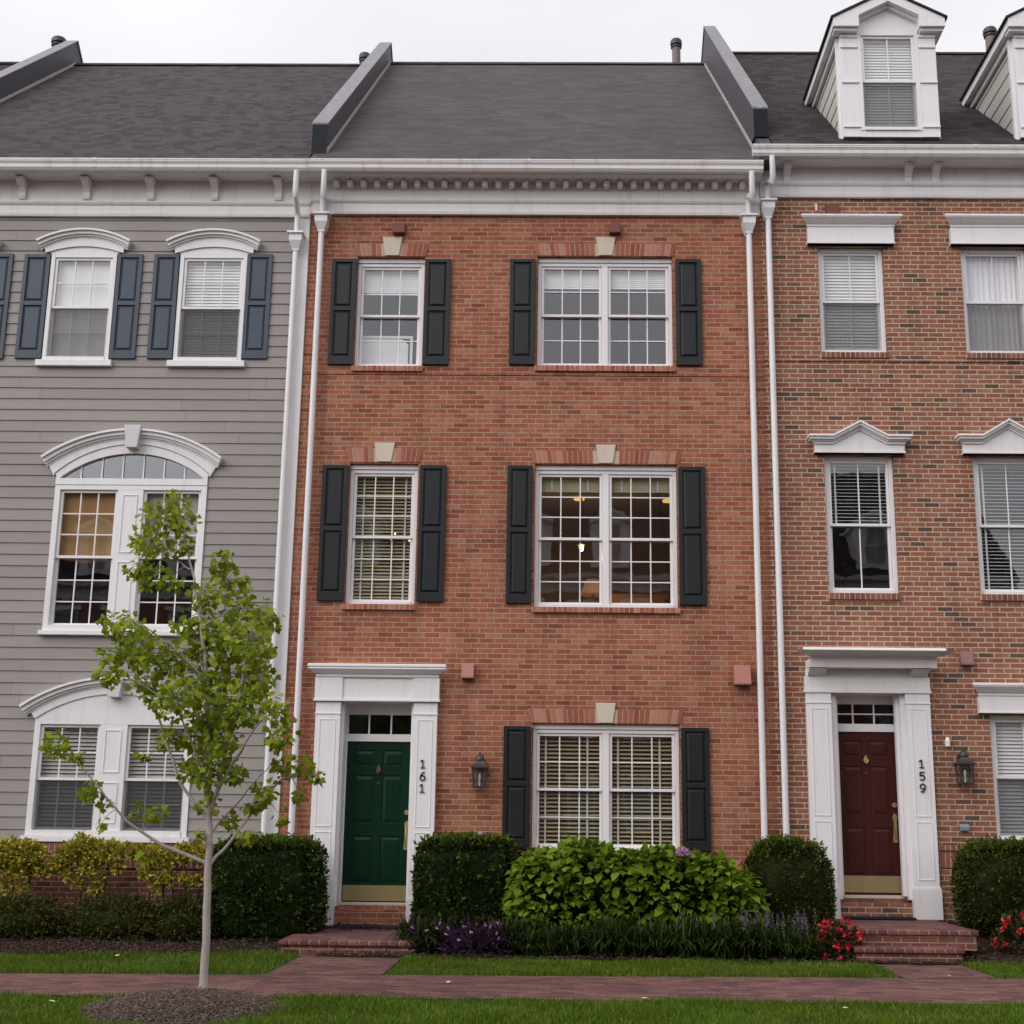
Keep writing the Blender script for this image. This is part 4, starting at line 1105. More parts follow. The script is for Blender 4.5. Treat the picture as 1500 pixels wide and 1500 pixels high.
stoop('brick stoop with two steps and chalky mortar in front of the maroon door', 3.06, 4.86, [(3.12, 4.70, -1.95, .335, .17), (3.24, 4.44, -2.27, .170, 0)], 'brick stoops at the front doors')

# things seen inside through the glass
t = thing('pendant_lamp', 'lit pendant lamp hanging inside middle floor double window', 'lamp', (.35, 2.5, 5.5))
mb = MB(); mb.tube([(.35, 2.5, 6.44), (.35, 2.5, 5.72)], .012, 8); mb.lathe([(.02, .16), (.05, .12), (.06, .0), (.05, -.01), (.04, .1)], (.35, 2.5, 5.58), 12); build('stem', mb, M['nickel'], t, smooth=True)
mb = MB(); mb.lathe([(.005, -.07), (.03, -.05), (.036, 0), (.02, .05), (.012, .07)], (.35, 2.5, 5.55), 12); build('bulb', mb, M['bulb'], t, smooth=True)
t = thing('table_lamp', 'table lamp with glowing amber shade inside middle floor double window', 'lamp', (.50, 1.5, 3.4))
mb = MB(); mb.lathe([(.12, 0), (.12, .03), (.03, .06), (.05, .6), (.02, 1.0), (.02, 1.28)], (.50, 1.5, 3.4), 14); build('lamp_base', mb, M['nickel'], t, smooth=True)
mb = MB(); mb.lathe([(.19, 1.24), (.10, 1.46)], (.50, 1.5, 3.4), 18); build('lamp_shade', mb, M['lampshade'], t, smooth=True)
for x, y, lb in ((.32, 3.0, 'lit amber ceiling downlight behind the left sash of the middle floor double window'), (1.72, 3.1, 'lit amber ceiling downlight behind the right sash of the middle floor double window')):
    mb = MB(); mb.lathe([(.085, 0), (.085, .03), (.07, .035)], (x, y, 6.405), 16)
    tag(build('ceiling_light', mb, M['downlight'], smooth=True), lb, 'light', 'downlights in the lit room')
t = thing('chandelier', 'small chandelier with lit candle bulbs behind blinds of the narrow middle floor window', 'lamp', (-2.2, 1.6, 5.0))
mb = MB(); mb.tube([(-2.2, 1.6, 6.44), (-2.2, 1.6, 5.35)], .01, 8)
bl = MB()
for k in range(5):
    a = k * 1.2566 + .3; px, py = -2.2 + .26 * math.cos(a), 1.6 + .26 * math.sin(a)
    mb.tube([(-2.2, 1.6, 5.38), ((px - 2.2) / 2, (py + 1.6) / 2, 5.28), (px, py, 5.36), (px, py, 5.46)], .008, 6)
    bl.lathe([(.006, 0), (.014, .02), (.003, .07)], (px, py, 5.46), 8)
build('arm', mb, M['brass'], t); build('bulb', bl, M['bulb'], t)
t = thing('cabinet', 'honey coloured wooden cabinet inside middle floor double window', 'cabinet', (1.15, 3.4, 3.4))
mb = MB(); mb.box(.72, 1.72, 3.2, 3.6, 3.4, 4.95); build('body', mb, M['wood'], t, bev=.01)
mb = MB(); mb.box(.76, 1.21, 3.175, 3.199, 3.5, 4.88); mb.box(1.23, 1.68, 3.175, 3.199, 3.5, 4.88); build('cabinet_door', mb, M['wood'], t, bev=.008)
t = thing('headboard', 'white panel with a pale frame standing inside the narrow top floor window', 'panel', (-2.5, .42, 7.3))
mb = MB(); mb.prism_xz([(-2.9, 7.2), (-2.13, 7.2), (-2.13, 7.98), (-2.22, 8.06), (-2.9, 8.06)], .31, .34); build('panel', mb, M['shade'], t)
mb = MB(); mb.box(-2.9, -2.07, .315, .335, 8.075, 8.11); mb.box(-2.105, -2.07, .315, .335, 7.2, 8.074); build('frame', mb, M['blind_w'], t)

# ================================================================== ground
cl = lambda x: max(-9.0, min(9.0, x))
yfar = lambda x: -3.86 + .075 * (cl(x) - .5)
ynear = lambda x: -5.74 + .030 * (cl(x) - .5)
def ybed(x):
    if x < -2.7: return -1.80 - .38 * max(0, min(4, (-3.0 - x))) ** .8
    if x > 4.4: return -2.12
    return -2.36
def zbed(x, y):
    yb = ybed(x); t = max(0, min(1, (y - yb) / (-yb))); hi = .20 if x < 2 else .20 + .13 * min(1, (x - 2) / 1.5)
    return .03 + (hi - .03) * t
def sheet(name, xs, fa, fb, z, mat, n=8, nz=None):
    mb = MB()
    for i in range(len(xs) - 1):
        a, b = xs[i], xs[i + 1]
        for j in range(n):
            t0, t1 = j / n, (j + 1) / n
            P = [(x, fa(x) + (fb(x) - fa(x)) * t) for x, t in ((a, t0), (b, t0), (b, t1), (a, t1))]
            mb.face([(x, y, z(x, y)) for x, y in P])
    return build(name, mb, mat, smooth=True, fix=False)
mb = MB(); mb.face([(-300, -300, -.19), (300, -300, -.19), (300, 300, -.19), (-300, 300, -.19)]); struct(build('ground', mb, M['soil'], fix=False))
fx = lambda a, b, n: [a + (b - a) * i / n for i in range(n + 1)]
hum = lambda x, y: .006 * math.sin(1.7 * x + .6 * y) + .004 * math.sin(3.1 * y - x)
struct(sheet('sidewalk', fx(-60, 60, 240), ynear, yfar, lambda x, y: hum(x, y) * .4, M['paver'], 6))
for (a, b, y1) in ((-2.76, -1.66, -2.09), (3.42, 4.36, -2.24)):
    struct(sheet('walkway', fx(a, b, 6), lambda x: yfar(x) - .02, lambda x: y1, lambda x, y: .004 + hum(x, y) * .4, M['paver'], 6))
struct(sheet('front_verge', fx(-60, 60, 240), lambda x: -9.2, lambda x: ynear(x) + .02, lambda x, y: -.014 + hum(x, y), M['soil'], 8))
struct(sheet('lawn_strip', fx(-60, 60, 240), lambda x: yfar(x) - .02, lambda x: ybed(x) + .05, lambda x, y: .0 + hum(x, y) - .012, M['soil'], 4))
struct(sheet('mulch_bed', fx(-15.8, 9, 180), lambda x: ybed(x), lambda x: .02, lambda x, y: zbed(x, y) + .012 * math.sin(9 * x + 3 * y) * math.sin(11 * y - 2 * x) - .02, M['mulch'], 14))
mb = MB(); mb.box(-60, 60, -9.36, -9.2, -.3, -.002); struct(build('kerb', mb, M['concrete'], bev=.02))
mb = MB(); mb.face([(-300, -25.5, -.15), (300, -25.5, -.15), (300, -9.36, -.15), (-300, -9.36, -.15)]); struct(build('road', mb, M['asphalt'], fix=False))
mb = MB(); mb.box(-60, 60, -25.66, -25.5, -.3, -.002); struct(build('kerb', mb, M['concrete'], bev=.02))
mb = MB(); mb.face([(-300, -60, -.01), (300, -60, -.01), (300, -25.66, -.01), (-300, -25.66, -.01)]); struct(build('opposite_ground', mb, M['soil'], fix=False))
# mulch ring round the tree
TX, TY = -2.95, -5.78
mb = MB(); n = 48; C0 = (TX + .06, TY - .80)
rings = []
for k in range(9):
    r = k / 8
    rings.append([(C0[0] + r * (.76 + .05 * math.sin(3 * t + 1)) * math.cos(t), min(ynear(C0[0]) + .03, C0[1] + r * (.90 + .05 * math.sin(5 * t)) * math.sin(t)), .12 * (1 - r * r) - .012 + .008 * math.sin(7 * t + 5 * r)) for t in [2 * math.pi * i / n for i in range(n)]])
for k in range(8):
    for i in range(n): mb.face([rings[k][i], rings[k][(i + 1) % n], rings[k + 1][(i + 1) % n], rings[k + 1][i]])
struct(build('mulch_mound', mb, M['mulch_l'], smooth=True, fix=False))

# ------------------------------------------------------------------ leaf / blade engines
def mesh_polys(name, verts, polys, mat, parent=None, mi=None):
    """verts (N,3); polys (P,k) index array"""
    me = bpy.data.meshes.new(name); P, k = polys.shape
    me.vertices.add(len(verts)); me.vertices.foreach_set('co', np.ascontiguousarray(verts, np.float32).ravel())
    me.loops.add(P * k); me.loops.foreach_set('vertex_index', np.ascontiguousarray(polys, np.int32).ravel())
    me.polygons.add(P); me.polygons.foreach_set('loop_start', np.arange(0, P * k, k, dtype=np.int32)); me.polygons.foreach_set('loop_total', np.full(P, k, np.int32))
    mats = mat if isinstance(mat, (list, tuple)) else [mat]
    for m in mats: me.materials.append(m)
    if mi is not None: me.polygons.foreach_set('material_index', np.ascontiguousarray(mi, np.int32))
    me.update(calc_edges=True); me.validate()
    o = bpy.data.objects.new(name, me); link(o, parent); return o

def unit(a): return a / np.maximum(np.linalg.norm(a, axis=1, keepdims=True), 1e-9)

OVAL = (np.array([(0, 0, 0), (.30, .24, .05), (.68, .21, .03), (1, 0, -.10), (.68, -.21, .03), (.30, -.24, .05), (.5, 0, -.03)]), [(0, 6, 2, 1), (6, 3, 2, 2), (0, 5, 4, 6), (6, 4, 3, 3)])
BROAD = (np.array([(0, 0, 0), (.22, .30, .07), (.60, .30, .05), (1, 0, -.16), (.60, -.30, .05), (.22, -.30, .07), (.5, 0, -.02)]), [(0, 6, 2, 1), (6, 3, 2, 2), (0, 5, 4, 6), (6, 4, 3, 3)])
LANCE = (np.array([(0, 0, 0), (.35, .10, .04), (.7, .08, .0), (1, 0, -.18), (.7, -.08, .0), (.35, -.10, .04), (.5, 0, -.02)]), [(0, 6, 2, 1), (6, 3, 2, 2), (0, 5, 4, 6), (6, 4, 3, 3)])
_mp = [(0, 0), (.10, .22), (.02, .42), (.30, .40), (.46, .60), (.56, .30), (.72, .22), (1.0, 0)]
_mo = _mp + [(x, -y) for x, y in _mp[-2:0:-1]]
MAPLE = (np.array([(x, y, -.10 * x * x - .12 * abs(y) + .0) for x, y in _mo] + [(.36, 0, .02)]), [(i, (i + 1) % len(_mo), len(_mo)) for i in range(len(_mo))])

def leaf_arrays(C, D, Nn, S, tpl):
    V, F = tpl
    D = unit(D); B = unit(np.cross(Nn, D)); U = np.cross(D, B)
    v = C[:, None, :] + S[:, None, None] * (V[None, :, 0:1] * D[:, None, :] + V[None, :, 1:2] * B[:, None, :] + V[None, :, 2:3] * U[:, None, :])
    k = len(V); n = len(C)
    tri = []
    for f in F:
        f = list(dict.fromkeys(f))
        for i in range(1, len(f) - 1): tri.append((f[0], f[i], f[i + 1]))
    f = np.array(tri)[None] + (np.arange(n) * k)[:, None, None]
    return v.reshape(-1, 3), f.reshape(-1, 3)

def leaves(name, C, D, Nn, S, tpl, mat, parent):
    v, f = leaf_arrays(np.asarray(C, float), np.asarray(D, float), np.asarray(Nn, float), np.asarray(S, float), tpl)
    return mesh_polys(name, v, f, mat, parent)

def sphere_pts(n): return unit(NP.normal(size=(n, 3)))

def lump(P, seed, amp, f):
    rng = np.random.default_rng(seed); r = np.zeros(len(P))
    for k in range(6):
        w = rng.normal(size=3) * f * (1 + .5 * k); ph = rng.uniform(0, 6.28); r += np.sin(P @ w + ph) / (1 + .5 * k)
    return amp * r / 2.2

def superball(c, h, n, p=4.0, amp=.04, seed=1, f=4.0, inner=.16):
    """points spread through the outer layer of a rounded box with half sizes h"""
    q = sphere_pts(n); q[:, 2] = np.where(q[:, 2] < -.75, -q[:, 2], q[:, 2])
    m = (np.abs(q) ** p).sum(1) ** (1 / p); q = q / m[:, None]
    P = q * np.array(h)
    g = np.sign(q) * np.abs(q) ** (p - 1) / np.array(h); nrm = unit(g)
    d = lump(P + np.array(c), seed, amp, f) - NP.uniform(0, 1, n) ** 1.8 * inner
    return np.array(c) + P + nrm * d[:, None], nrm

def clipped_shrub(label, cat, name, c, h, n, size, mat, p=4.0, amp=.03, seed=1, group=None, core=.80, f=4.0, spray=0, tip=None):
    t = thing(name, label, cat, (c[0], c[1], c[2] - h[2]), group)
    P, nr = superball(c, h, n, p, amp, seed, f)
    D = unit(nr + NP.normal(size=P.shape) * .75 + np.array([0, 0, .25])); N2 = unit(NP.normal(size=P.shape) * .9 + np.array([0, -.2, .6]) + nr * .3)
    S = NP.uniform(.65, 1.25, n) * size
    if spray:
        Q, q2 = superball(c, h, spray, p, amp, seed, f, .02)
        up = (q2[:, 2] > .55) | (NP.uniform(0, 1, len(Q)) < (.22 if tip else .6)); Q, q2 = Q[up], q2[up]; k = 5; m = len(Q)
        L_ = NP.uniform(.02, .09, m)
        QQ = np.repeat(Q, k, 0) + np.repeat(unit(q2 + NP.normal(size=q2.shape) * .3 + [0, 0, .5]) * L_[:, None], k, 0) * np.tile(np.linspace(.1, 1, k), m)[:, None]
        tv, tf = leaf_arrays(QQ, unit(np.repeat(q2, k, 0) + NP.normal(size=QQ.shape) * .8 + [0, 0, .4]), unit(NP.normal(size=QQ.shape) + [0, 0, .7]), NP.uniform(.7, 1.2, m * k) * size, OVAL)
    v, f = leaf_arrays(P, D, N2, S, OVAL); mi = np.zeros(len(f), int)
    if spray: v = np.vstack([v, tv]); f = np.vstack([f, tf + len(v) - len(tv)]); mi = np.concatenate([mi, np.ones(len(tf), int)])
    mesh_polys('foliage', v, f, [mat, tip or mat], t, mi)
    # inner mass of twigs and older leaves
    bm = bmesh.new(); bmesh.ops.create_icosphere(bm, subdivisions=4, radius=1)
    for v in bm.verts:
        q = np.array(v.co); m = (np.abs(q) ** p).sum() ** (1 / p); q = q / m * np.array(h) * core
        v.co = Vector(tuple(np.array(c) + q + q * float(lump((q + np.array(c))[None], seed + 7, .05, 9)[0])))
    me = bpy.data.meshes.new('twigs'); bm.to_mesh(me); bm.free(); me.materials.append(mat)
    link(bpy.data.objects.new('twigs', me), t)
    return t

clipped_shrub('clipped dark yew hedge left of the green door', 'hedge', 'clipped_hedge', (-3.47, -.82, .58), (.64, .50, .60), 15000, .050, M['yew'], 7, .022, 3, 'clipped hedges flanking the green door', .86, 5, 900, M['yewtip'])
clipped_shrub('clipped dark yew hedge right of the green door beside the hydrangea', 'hedge', 'clipped_hedge', (-1.06, -.68, .60), (.63, .44, .62), 15000, .050, M['yew'], 7, .022, 4, 'clipped hedges flanking the green door', .86, 5, 900, M['yewtip'])
clipped_shrub('round clipped boxwood between hydrangea and maroon door', 'shrub', 'boxwood_shrub', (2.79, -.80, .66), (.52, .50, .60), 13000, .040, M['box'], 2.9, .022, 5, 'round boxwoods flanking the maroon door', .86, 6, 700, M['yewtip'])
clipped_shrub('round clipped boxwood right of the maroon door at the photo edge', 'shrub', 'boxwood_shrub', (5.36, -.80, .72), (.56, .50, .55), 13000, .040, M['box'], 2.9, .022, 6, 'round boxwoods flanking the maroon door', .86, 6, 700, M['yewtip'])
# low loose azaleas in front of the foundation
for k, (c, h, lb) in enumerate((((-6.25, -1.25, .22), (.52, .42, .27), 'low olive shrub at the left photo edge in front of the brick foundation'), ((-5.25, -1.2, .24), (.62, .42, .28), 'widest low olive shrub, in the middle of the three by the brick foundation'),
                                ((-4.38, -1.15, .24), (.42, .38, .28), 'low olive shrub just left of the young tree trunk'), ((-7.4, -1.3, .24), (.55, .4, .28), 'low olive shrub outside the left photo edge'))):
    clipped_shrub(lb, 'shrub', 'azalea_shrub', c, h, 4600, .045, M['azal'], 2.2, .07, 20 + k, 'low olive shrubs along the foundation', .68, 7, 160)

# hydrangea
t = thing('hydrangea_shrub', 'broad-leaved bright green hydrangea under the ground floor window', 'shrub', (.95, -1.15, .1))
n = 5200
P, nr = superball((.95, -1.10, .58), (1.42, .52, .55), n, 6.5, .075, 9, 4.2, .20)
P2, nr2 = superball((2.02, -1.12, .48), (.40, .44, .40), 800, 3.5, .06, 14, 5, .2); P = np.vstack([P, P2]); nr = np.vstack([nr, nr2]); n = len(P)
P[:, 2] -= np.clip((P[:, 0] - 1.5), 0, 2) * .30 * (P[:, 2] > .5)
D = unit(nr * np.array([.8, 1.0, .35]) + NP.normal(size=P.shape) * .55 + np.array([0, -.35, -.18]))
N2 = unit(nr * .5 + np.array([0, -.25, .85]) + NP.normal(size=P.shape) * .28)
leaves('foliage', P, D, N2, NP.uniform(.085, .155, n), BROAD, M['hydr'], t)
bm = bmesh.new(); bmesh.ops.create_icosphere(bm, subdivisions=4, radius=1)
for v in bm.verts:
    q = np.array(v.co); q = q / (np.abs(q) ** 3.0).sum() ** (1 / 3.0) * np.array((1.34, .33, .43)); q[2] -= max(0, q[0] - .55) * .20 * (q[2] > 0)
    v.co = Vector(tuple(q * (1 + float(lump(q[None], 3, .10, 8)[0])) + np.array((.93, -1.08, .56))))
me = bpy.data.meshes.new('shade_core'); bm.to_mesh(me); bm.free(); me.materials.append(M['yew']); link(bpy.data.objects.new('shade_core', me), t)  # filler core, its dark colour stands in for shade between the leaves
mb = MB()
for k in range(46):
    x = RNG.uniform(-.35, 2.2); y = RNG.uniform(-1.45, -.8); mb.tube([(x * .9 + .1, y * .8 - .2, .08), (x, y, .5), (x * 1.03, y * 1.05, RNG.uniform(.8, 1.1) - max(0, x - 1.2) * .25)], [.012, .009, .005], 6)
build('stem', mb, M['bark_d'], t)
q = sphere_pts(170); q[:, 2] = np.abs(q[:, 2]) * .8 - .15
leaves('flower_head', np.array([1.47, -1.52, 1.115]) + q * .075, unit(q + NP.normal(size=q.shape) * .6), q, NP.uniform(.025, .04, 170), BROAD, M['pink'], t)

# golden euonymus against the foundation
def euon(label, cx, w, stems, blobs, seed):
    t = thing('euonymus_shrub', label, 'shrub', (cx, -.45, .2), 'yellow shrubs on the brick foundation')
    rng = random.Random(seed); mb = MB(); Cs, Ds = [], []
    for (sx, top) in stems:
        pts = [(sx, -.42, .18), (sx + rng.uniform(-.03, .03), -.40, .5), (sx + rng.uniform(-.08, .08), -.38, .8), (sx + rng.uniform(-.14, .14), -.40, top)]
        mb.tube(pts, [.016, .013, .010, .006], 6)
        for k in range(3):
            z = rng.uniform(.55, .9); mb.tube([(sx, -.40, z), (sx + rng.uniform(-.2, .2), -.40 + rng.uniform(-.1, .08), z + .25)], [.007, .003], 5)
    build('stem', mb, M['bark_d'], t)
    for (bx, bz, br, dens) in blobs:
        n = int(dens * br * br * 16000); q = sphere_pts(n) * (NP.uniform(.15, 1, (n, 1)) ** .6) * br
        q[:, 1] *= .8
        Cs.append(q + [bx, -.47, bz]); Ds.append(q)
    C = np.vstack(Cs); D = unit(unit(np.vstack(Ds)) + NP.normal(size=C.shape) * .6 + [0, -.2, .3])
    leaves('foliage', C, D, unit(NP.normal(size=C.shape) * .6 + [0, -.45, .7]), NP.uniform(.035, .062, len(C)), BROAD, M['euon'], t)
euon('yellow-green euonymus at the left photo edge', -6.75, .6, [(-6.95, 1.0), (-6.7, 1.0), (-6.5, .95)],
     [(-7.0, .98, .2, 1), (-6.78, 1.02, .18, 1), (-6.55, 1.0, .18, 1), (-6.42, .98, .13, 1), (-6.9, .75, .16, .8), (-6.62, .78, .14, .6), (-6.8, .52, .13, .6), (-6.55, .55, .10, .5), (-6.5, .40, .07, .5), (-7.1, .6, .16, .7), (-6.36, .80, .10, .6)], 1)
euon('yellow-green euonymus below the middle of the left ground floor window', -5.8, .6, [(-5.9, 1.0), (-5.72, .95), (-5.6, 1.0)],
     [(-6.14, .92, .13, .9), (-6.02, 1.02, .15, 1), (-5.86, 1.10, .16, 1), (-5.66, 1.05, .15, 1), (-5.46, 1.05, .13, .9), (-5.30, 1.05, .10, .9), (-6.02, .78, .10, .7), (-5.76, .86, .14, .8), (-5.62, .72, .10, .8), (-5.66, .60, .08, .8), (-5.90, .65, .07, .5), (-5.58, .42, .08, .8), (-5.40, .85, .09, .5), (-6.22, .80, .07, .6)], 2)
euon('yellow-green euonymus with bare stems left of the dark hedge', -4.75, .6, [(-5.0, .95), (-4.86, 1.0), (-4.70, .98), (-4.56, 1.0), (-4.42, .98)],
     [(-5.14, 1.02, .11, .9), (-4.97, 1.0, .14, 1), (-4.82, .95, .12, .9), (-4.62, 1.04, .12, .9), (-4.44, 1.02, .12, .9), (-4.30, .98, .10, .8), (-5.06, .80, .10, .7), (-4.90, .72, .08, .7), (-4.78, .70, .08, .8), (-4.58, .74, .09, .6), (-4.44, .70, .08, .7), (-4.93, .58, .06, .7), (-4.90, .36, .06, .6)], 3)

# lilyturf border, clump by clump
def strap_clump(n, L, spread, rng):
    V, F = [], []
    for i in range(n):
        a = rng.uniform(0, 2 * math.pi); u = rng.random() ** .7; l = L * rng.uniform(.75, 1.15); w = rng.uniform(.006, .011); b = (.06 + u * .95) * spread
        dx, dy = math.cos(a), math.sin(a); px, py = -dy, dx; o = (rng.uniform(-.10, .10), rng.uniform(-.09, .09))
        h1, h2 = l * 1.2 * (1 - .35 * u), l * (1 - .95 * u * u); base = len(V)
        for t in (0, .3, .6, .82, 1):
            r = b * (.7 * t * (1 - t) + t * t); z = 2 * t * (1 - t) * h1 + t * t * h2
            ww = w * (1 - t ** 3)
            V.append((o[0] + dx * r - px * ww, o[1] + dy * r - py * ww, z)); V.append((o[0] + dx * r + px * ww, o[1] + dy * r + py * ww, z))
        for k in range(4): F.append((base + 2 * k, base + 2 * k + 1, base + 2 * k + 3)); F.append((base + 2 * k, base + 2 * k + 3, base + 2 * k + 2))
    return np.array(V), np.array(F)
def spike_geo(k, rng):
    mb = MB(); Cs = []
    for i in range(k):
        x, y = rng.uniform(-.12, .12), rng.uniform(-.12, .05); h = rng.uniform(.36, .48); tx, ty = x + rng.uniform(-.05, .05), y + rng.uniform(-.03, .03)
        mb.tube([(x, y, .1), (tx, ty, h)], [.004, .003], 5)
        for j in range(26):
            z = h - .16 * j / 26; a = rng.uniform(0, 6.28); s = .012 * (1.0 if j > 4 else .6)
            Cs.append((tx + s * math.cos(a), ty + s * math.sin(a), z))
    return mb, np.array(Cs)
lr = random.Random(4)
protos = []
for k in range(3):
    protos.append(strap_clump(230, .33, .30, lr))
def lily(x, y, spikes, first, z):
    lab = 'lilyturf clump with lavender flower spikes in the front border' if spikes else 'dark green lilyturf clump without flowers in the front border'
    t = thing('lilyturf_plant', lab, 'plant', (x, y, z), 'flowering lilyturf clumps in the border' if spikes else 'lilyturf clumps in the border')
    V, F = protos[lr.randrange(3)]
    a = lr.uniform(0, 6.28); c, s = math.cos(a), math.sin(a); k = lr.uniform(.75, 1.15)
    W = np.stack([V[:, 0] * c - V[:, 1] * s, V[:, 0] * s + V[:, 1] * c, V[:, 2]], 1) * k + [x, y, z]
    mesh_polys('foliage', W, F, M['liri'], t)
    if spikes:
        mb, Cs = spike_geo(spikes, lr); Cs = Cs + [x, y, z]
        mb.v = [(p[0] + x, p[1] + y, p[2] + z) for p in mb.v]
        f = build('flower_spike', mb, M['bark_d'], t)
        leaves('floret', Cs, unit(NP.normal(size=Cs.shape)), unit(NP.normal(size=Cs.shape)), np.full(len(Cs), .017), OVAL, M['lav'], f)
for i in range(15):
    x = -.52 + i * .236 + lr.uniform(-.04, .04)
    lily(x, -2.10 + lr.uniform(-.09, .07), (0 if i < 6 else (1 if i in (6, 7, 9) else (2 if i < 11 else 4))), False, .05)
    lily(x + .11, -1.82 + lr.uniform(-.05, .05), (0 if i < 11 else 4), False, .08)
for x, y in ((-1.60, -1.80), (-1.42, -2.05), (-1.25, -1.75), (-.95, -1.78), (-.7, -1.8)): lily(x, y, 0, False, .06)

def purple(label, cx, cy, w, n, seed):
    t = thing('purple_heart_plant', label, 'plant', (cx, cy, .05), 'purple plants in the border')
    q = sphere_pts(n); q[:, 2] = np.abs(q[:, 2]); r = NP.uniform(.4, 1, (n, 1))
    C = np.array([cx, cy, .05]) + q * r * [w, .26, .34]
    D = unit(q * [1, 1, .7] + NP.normal(size=q.shape) * .5 + [0, 0, .25])
    leaves('foliage', C, D, unit(NP.normal(size=q.shape) * .5 + [0, -.2, .7]), NP.uniform(.07, .13, n), LANCE, M['purp'], t)
    mb = MB(); rr = random.Random(seed)
    for k in range(16):
        a = rr.uniform(0, 6.28); mb.tube([(cx, cy, .05), (cx + w * .5 * math.cos(a), cy + .15 * math.sin(a), .2), (cx + w * .8 * math.cos(a), cy + .22 * math.sin(a), rr.uniform(.2, .36))], [.007, .006, .004], 5)
    build('stem', mb, M['purp'], t)
    m = 9 if n > 300 else 5; F = np.array([[cx + rr.uniform(-w, w) * .8, cy - rr.uniform(.1, .25), rr.uniform(.14, .36)] for _ in range(m)]); k = 4
    
    for q in F:
        C = np.repeat(q[None], k, 0); D = unit(NP.normal(size=C.shape) * [1, .3, 1]); leaves('flower', C, D, np.tile([0, -1, .2], (k, 1)) + NP.normal(size=C.shape) * .1, np.full(k, .024), BROAD, M['purpf'], t)
purple('larger purple-leaved plant at the front edge of the border', -.86, -2.16, .42, 420, 1)
purple('smaller purple-leaved plant behind, at the left end of the border', -1.42, -1.95, .30, 200, 2)
purple('few tall purple shoots in front of the right clipped hedge', -.55, -1.88, .16, 90, 3)

def begonia(label, cx, cy, w, z, h):
    t = thing('begonia_plant', label, 'flowers', (cx, cy, z), 'red begonias by the right stoop')
    n = 420; q = sphere_pts(n); q[:, 2] = np.abs(q[:, 2]); C = np.array([cx, cy, z]) + q * NP.uniform(.5, 1, (n, 1)) * [w, .22, h]
    leaves('foliage', C, unit(q + NP.normal(size=q.shape) * .5), unit(NP.normal(size=q.shape) * .5 + [0, -.2, .8]), NP.uniform(.04, .075, n), BROAD, M['begl'], t)
    m = 34; q = sphere_pts(m); q[:, 2] = np.abs(q[:, 2]); q[:, 1] = -np.abs(q[:, 1]) * .9; F = np.array([cx, cy, z]) + q * [w * 1.02, .24, h * 1.05]; k = 9
    
    for c, d in zip(F, q):
        C = c + NP.normal(size=(k, 3)) * .014; D = unit(d + NP.normal(size=C.shape) * .7)
        leaves('flower', C, D, unit(d + NP.normal(size=C.shape) * .6), NP.uniform(.028, .048, k), BROAD, M['red'], t)
begonia('red begonia left of the two steps to the maroon door', 3.12, -2.02, .27, .04, .40)
begonia('red begonia right of the steps to the maroon door at the photo edge', 5.22, -1.65, .29, .16, .36)

# ------------------------------------------------------------------ young maple
tree = thing('young_maple_tree', 'slender young maple with pale trunk standing in a mulch mound by the sidewalk', 'tree', (TX, TY, .05))
BR = {'trunk': ([(-2.93, -.02), (-2.95, .59), (-2.97, 1.1), (-2.98, 1.44), (-3.02, 1.91), (-3.06, 2.38), (-3.12, 2.86), (-3.19, 3.23), (-3.26, 3.54), (-3.36, 3.85), (-3.44, 4.22)], 0, .037, .005),
 'a': ([(-3.02, 1.91), (-3.01, 2.38), (-3.0, 2.86), (-3.02, 3.35), (-3.06, 3.76)], .30, .017, .005), 'b': ([(-2.98, 1.44), (-2.89, 1.85), (-2.77, 2.38), (-2.70, 2.86), (-2.62, 3.20)], -.25, .017, .005),
 'c': ([(-2.95, 1.07), (-2.77, 1.3), (-2.61, 1.56), (-2.41, 1.8), (-2.10, 1.84)], .22, .016, .004), 'd': ([(-2.97, 1.07), (-3.35, 1.22), (-3.67, 1.43), (-3.96, 1.78), (-4.21, 2.03)], -.30, .018, .004),
 'e': ([(-3.0, 1.44), (-3.27, 1.73), (-3.45, 2.14), (-3.63, 2.55), (-3.9, 2.85), (-4.0, 3.10)], .22, .016, .004), 'f': ([(-3.09, 2.62), (-3.32, 2.86), (-3.55, 3.04), (-3.70, 3.1)], -.3, .011, .004),
 'g': ([(-2.98, 1.56), (-2.78, 1.91), (-2.53, 2.27), (-2.33, 2.38)], -.36, .014, .004), 'h': ([(-3.06, 2.26), (-3.38, 2.44), (-3.82, 2.69)], -.2, .011, .004), 'i': ([(-3.15, 3.11), (-2.92, 3.29), (-2.70, 3.31)], .2, .010, .004),
 'j': ([(-3.0, 1.7), (-3.1, 2.0), (-3.25, 2.35), (-3.28, 2.7)], -.42, .011, .004), 'k': ([(-3.0, 1.8), (-2.9, 2.2), (-2.86, 2.6)], .45, .011, .004), 'l': ([(-2.98, 1.3), (-2.85, 1.5), (-2.68, 1.75), (-2.5, 2.0)], .38, .010, .003), 'm': ([(-3.3, 3.62), (-3.5, 3.75), (-3.72, 3.88)], .1, .008, .003)}
mb = MB(); samp = []
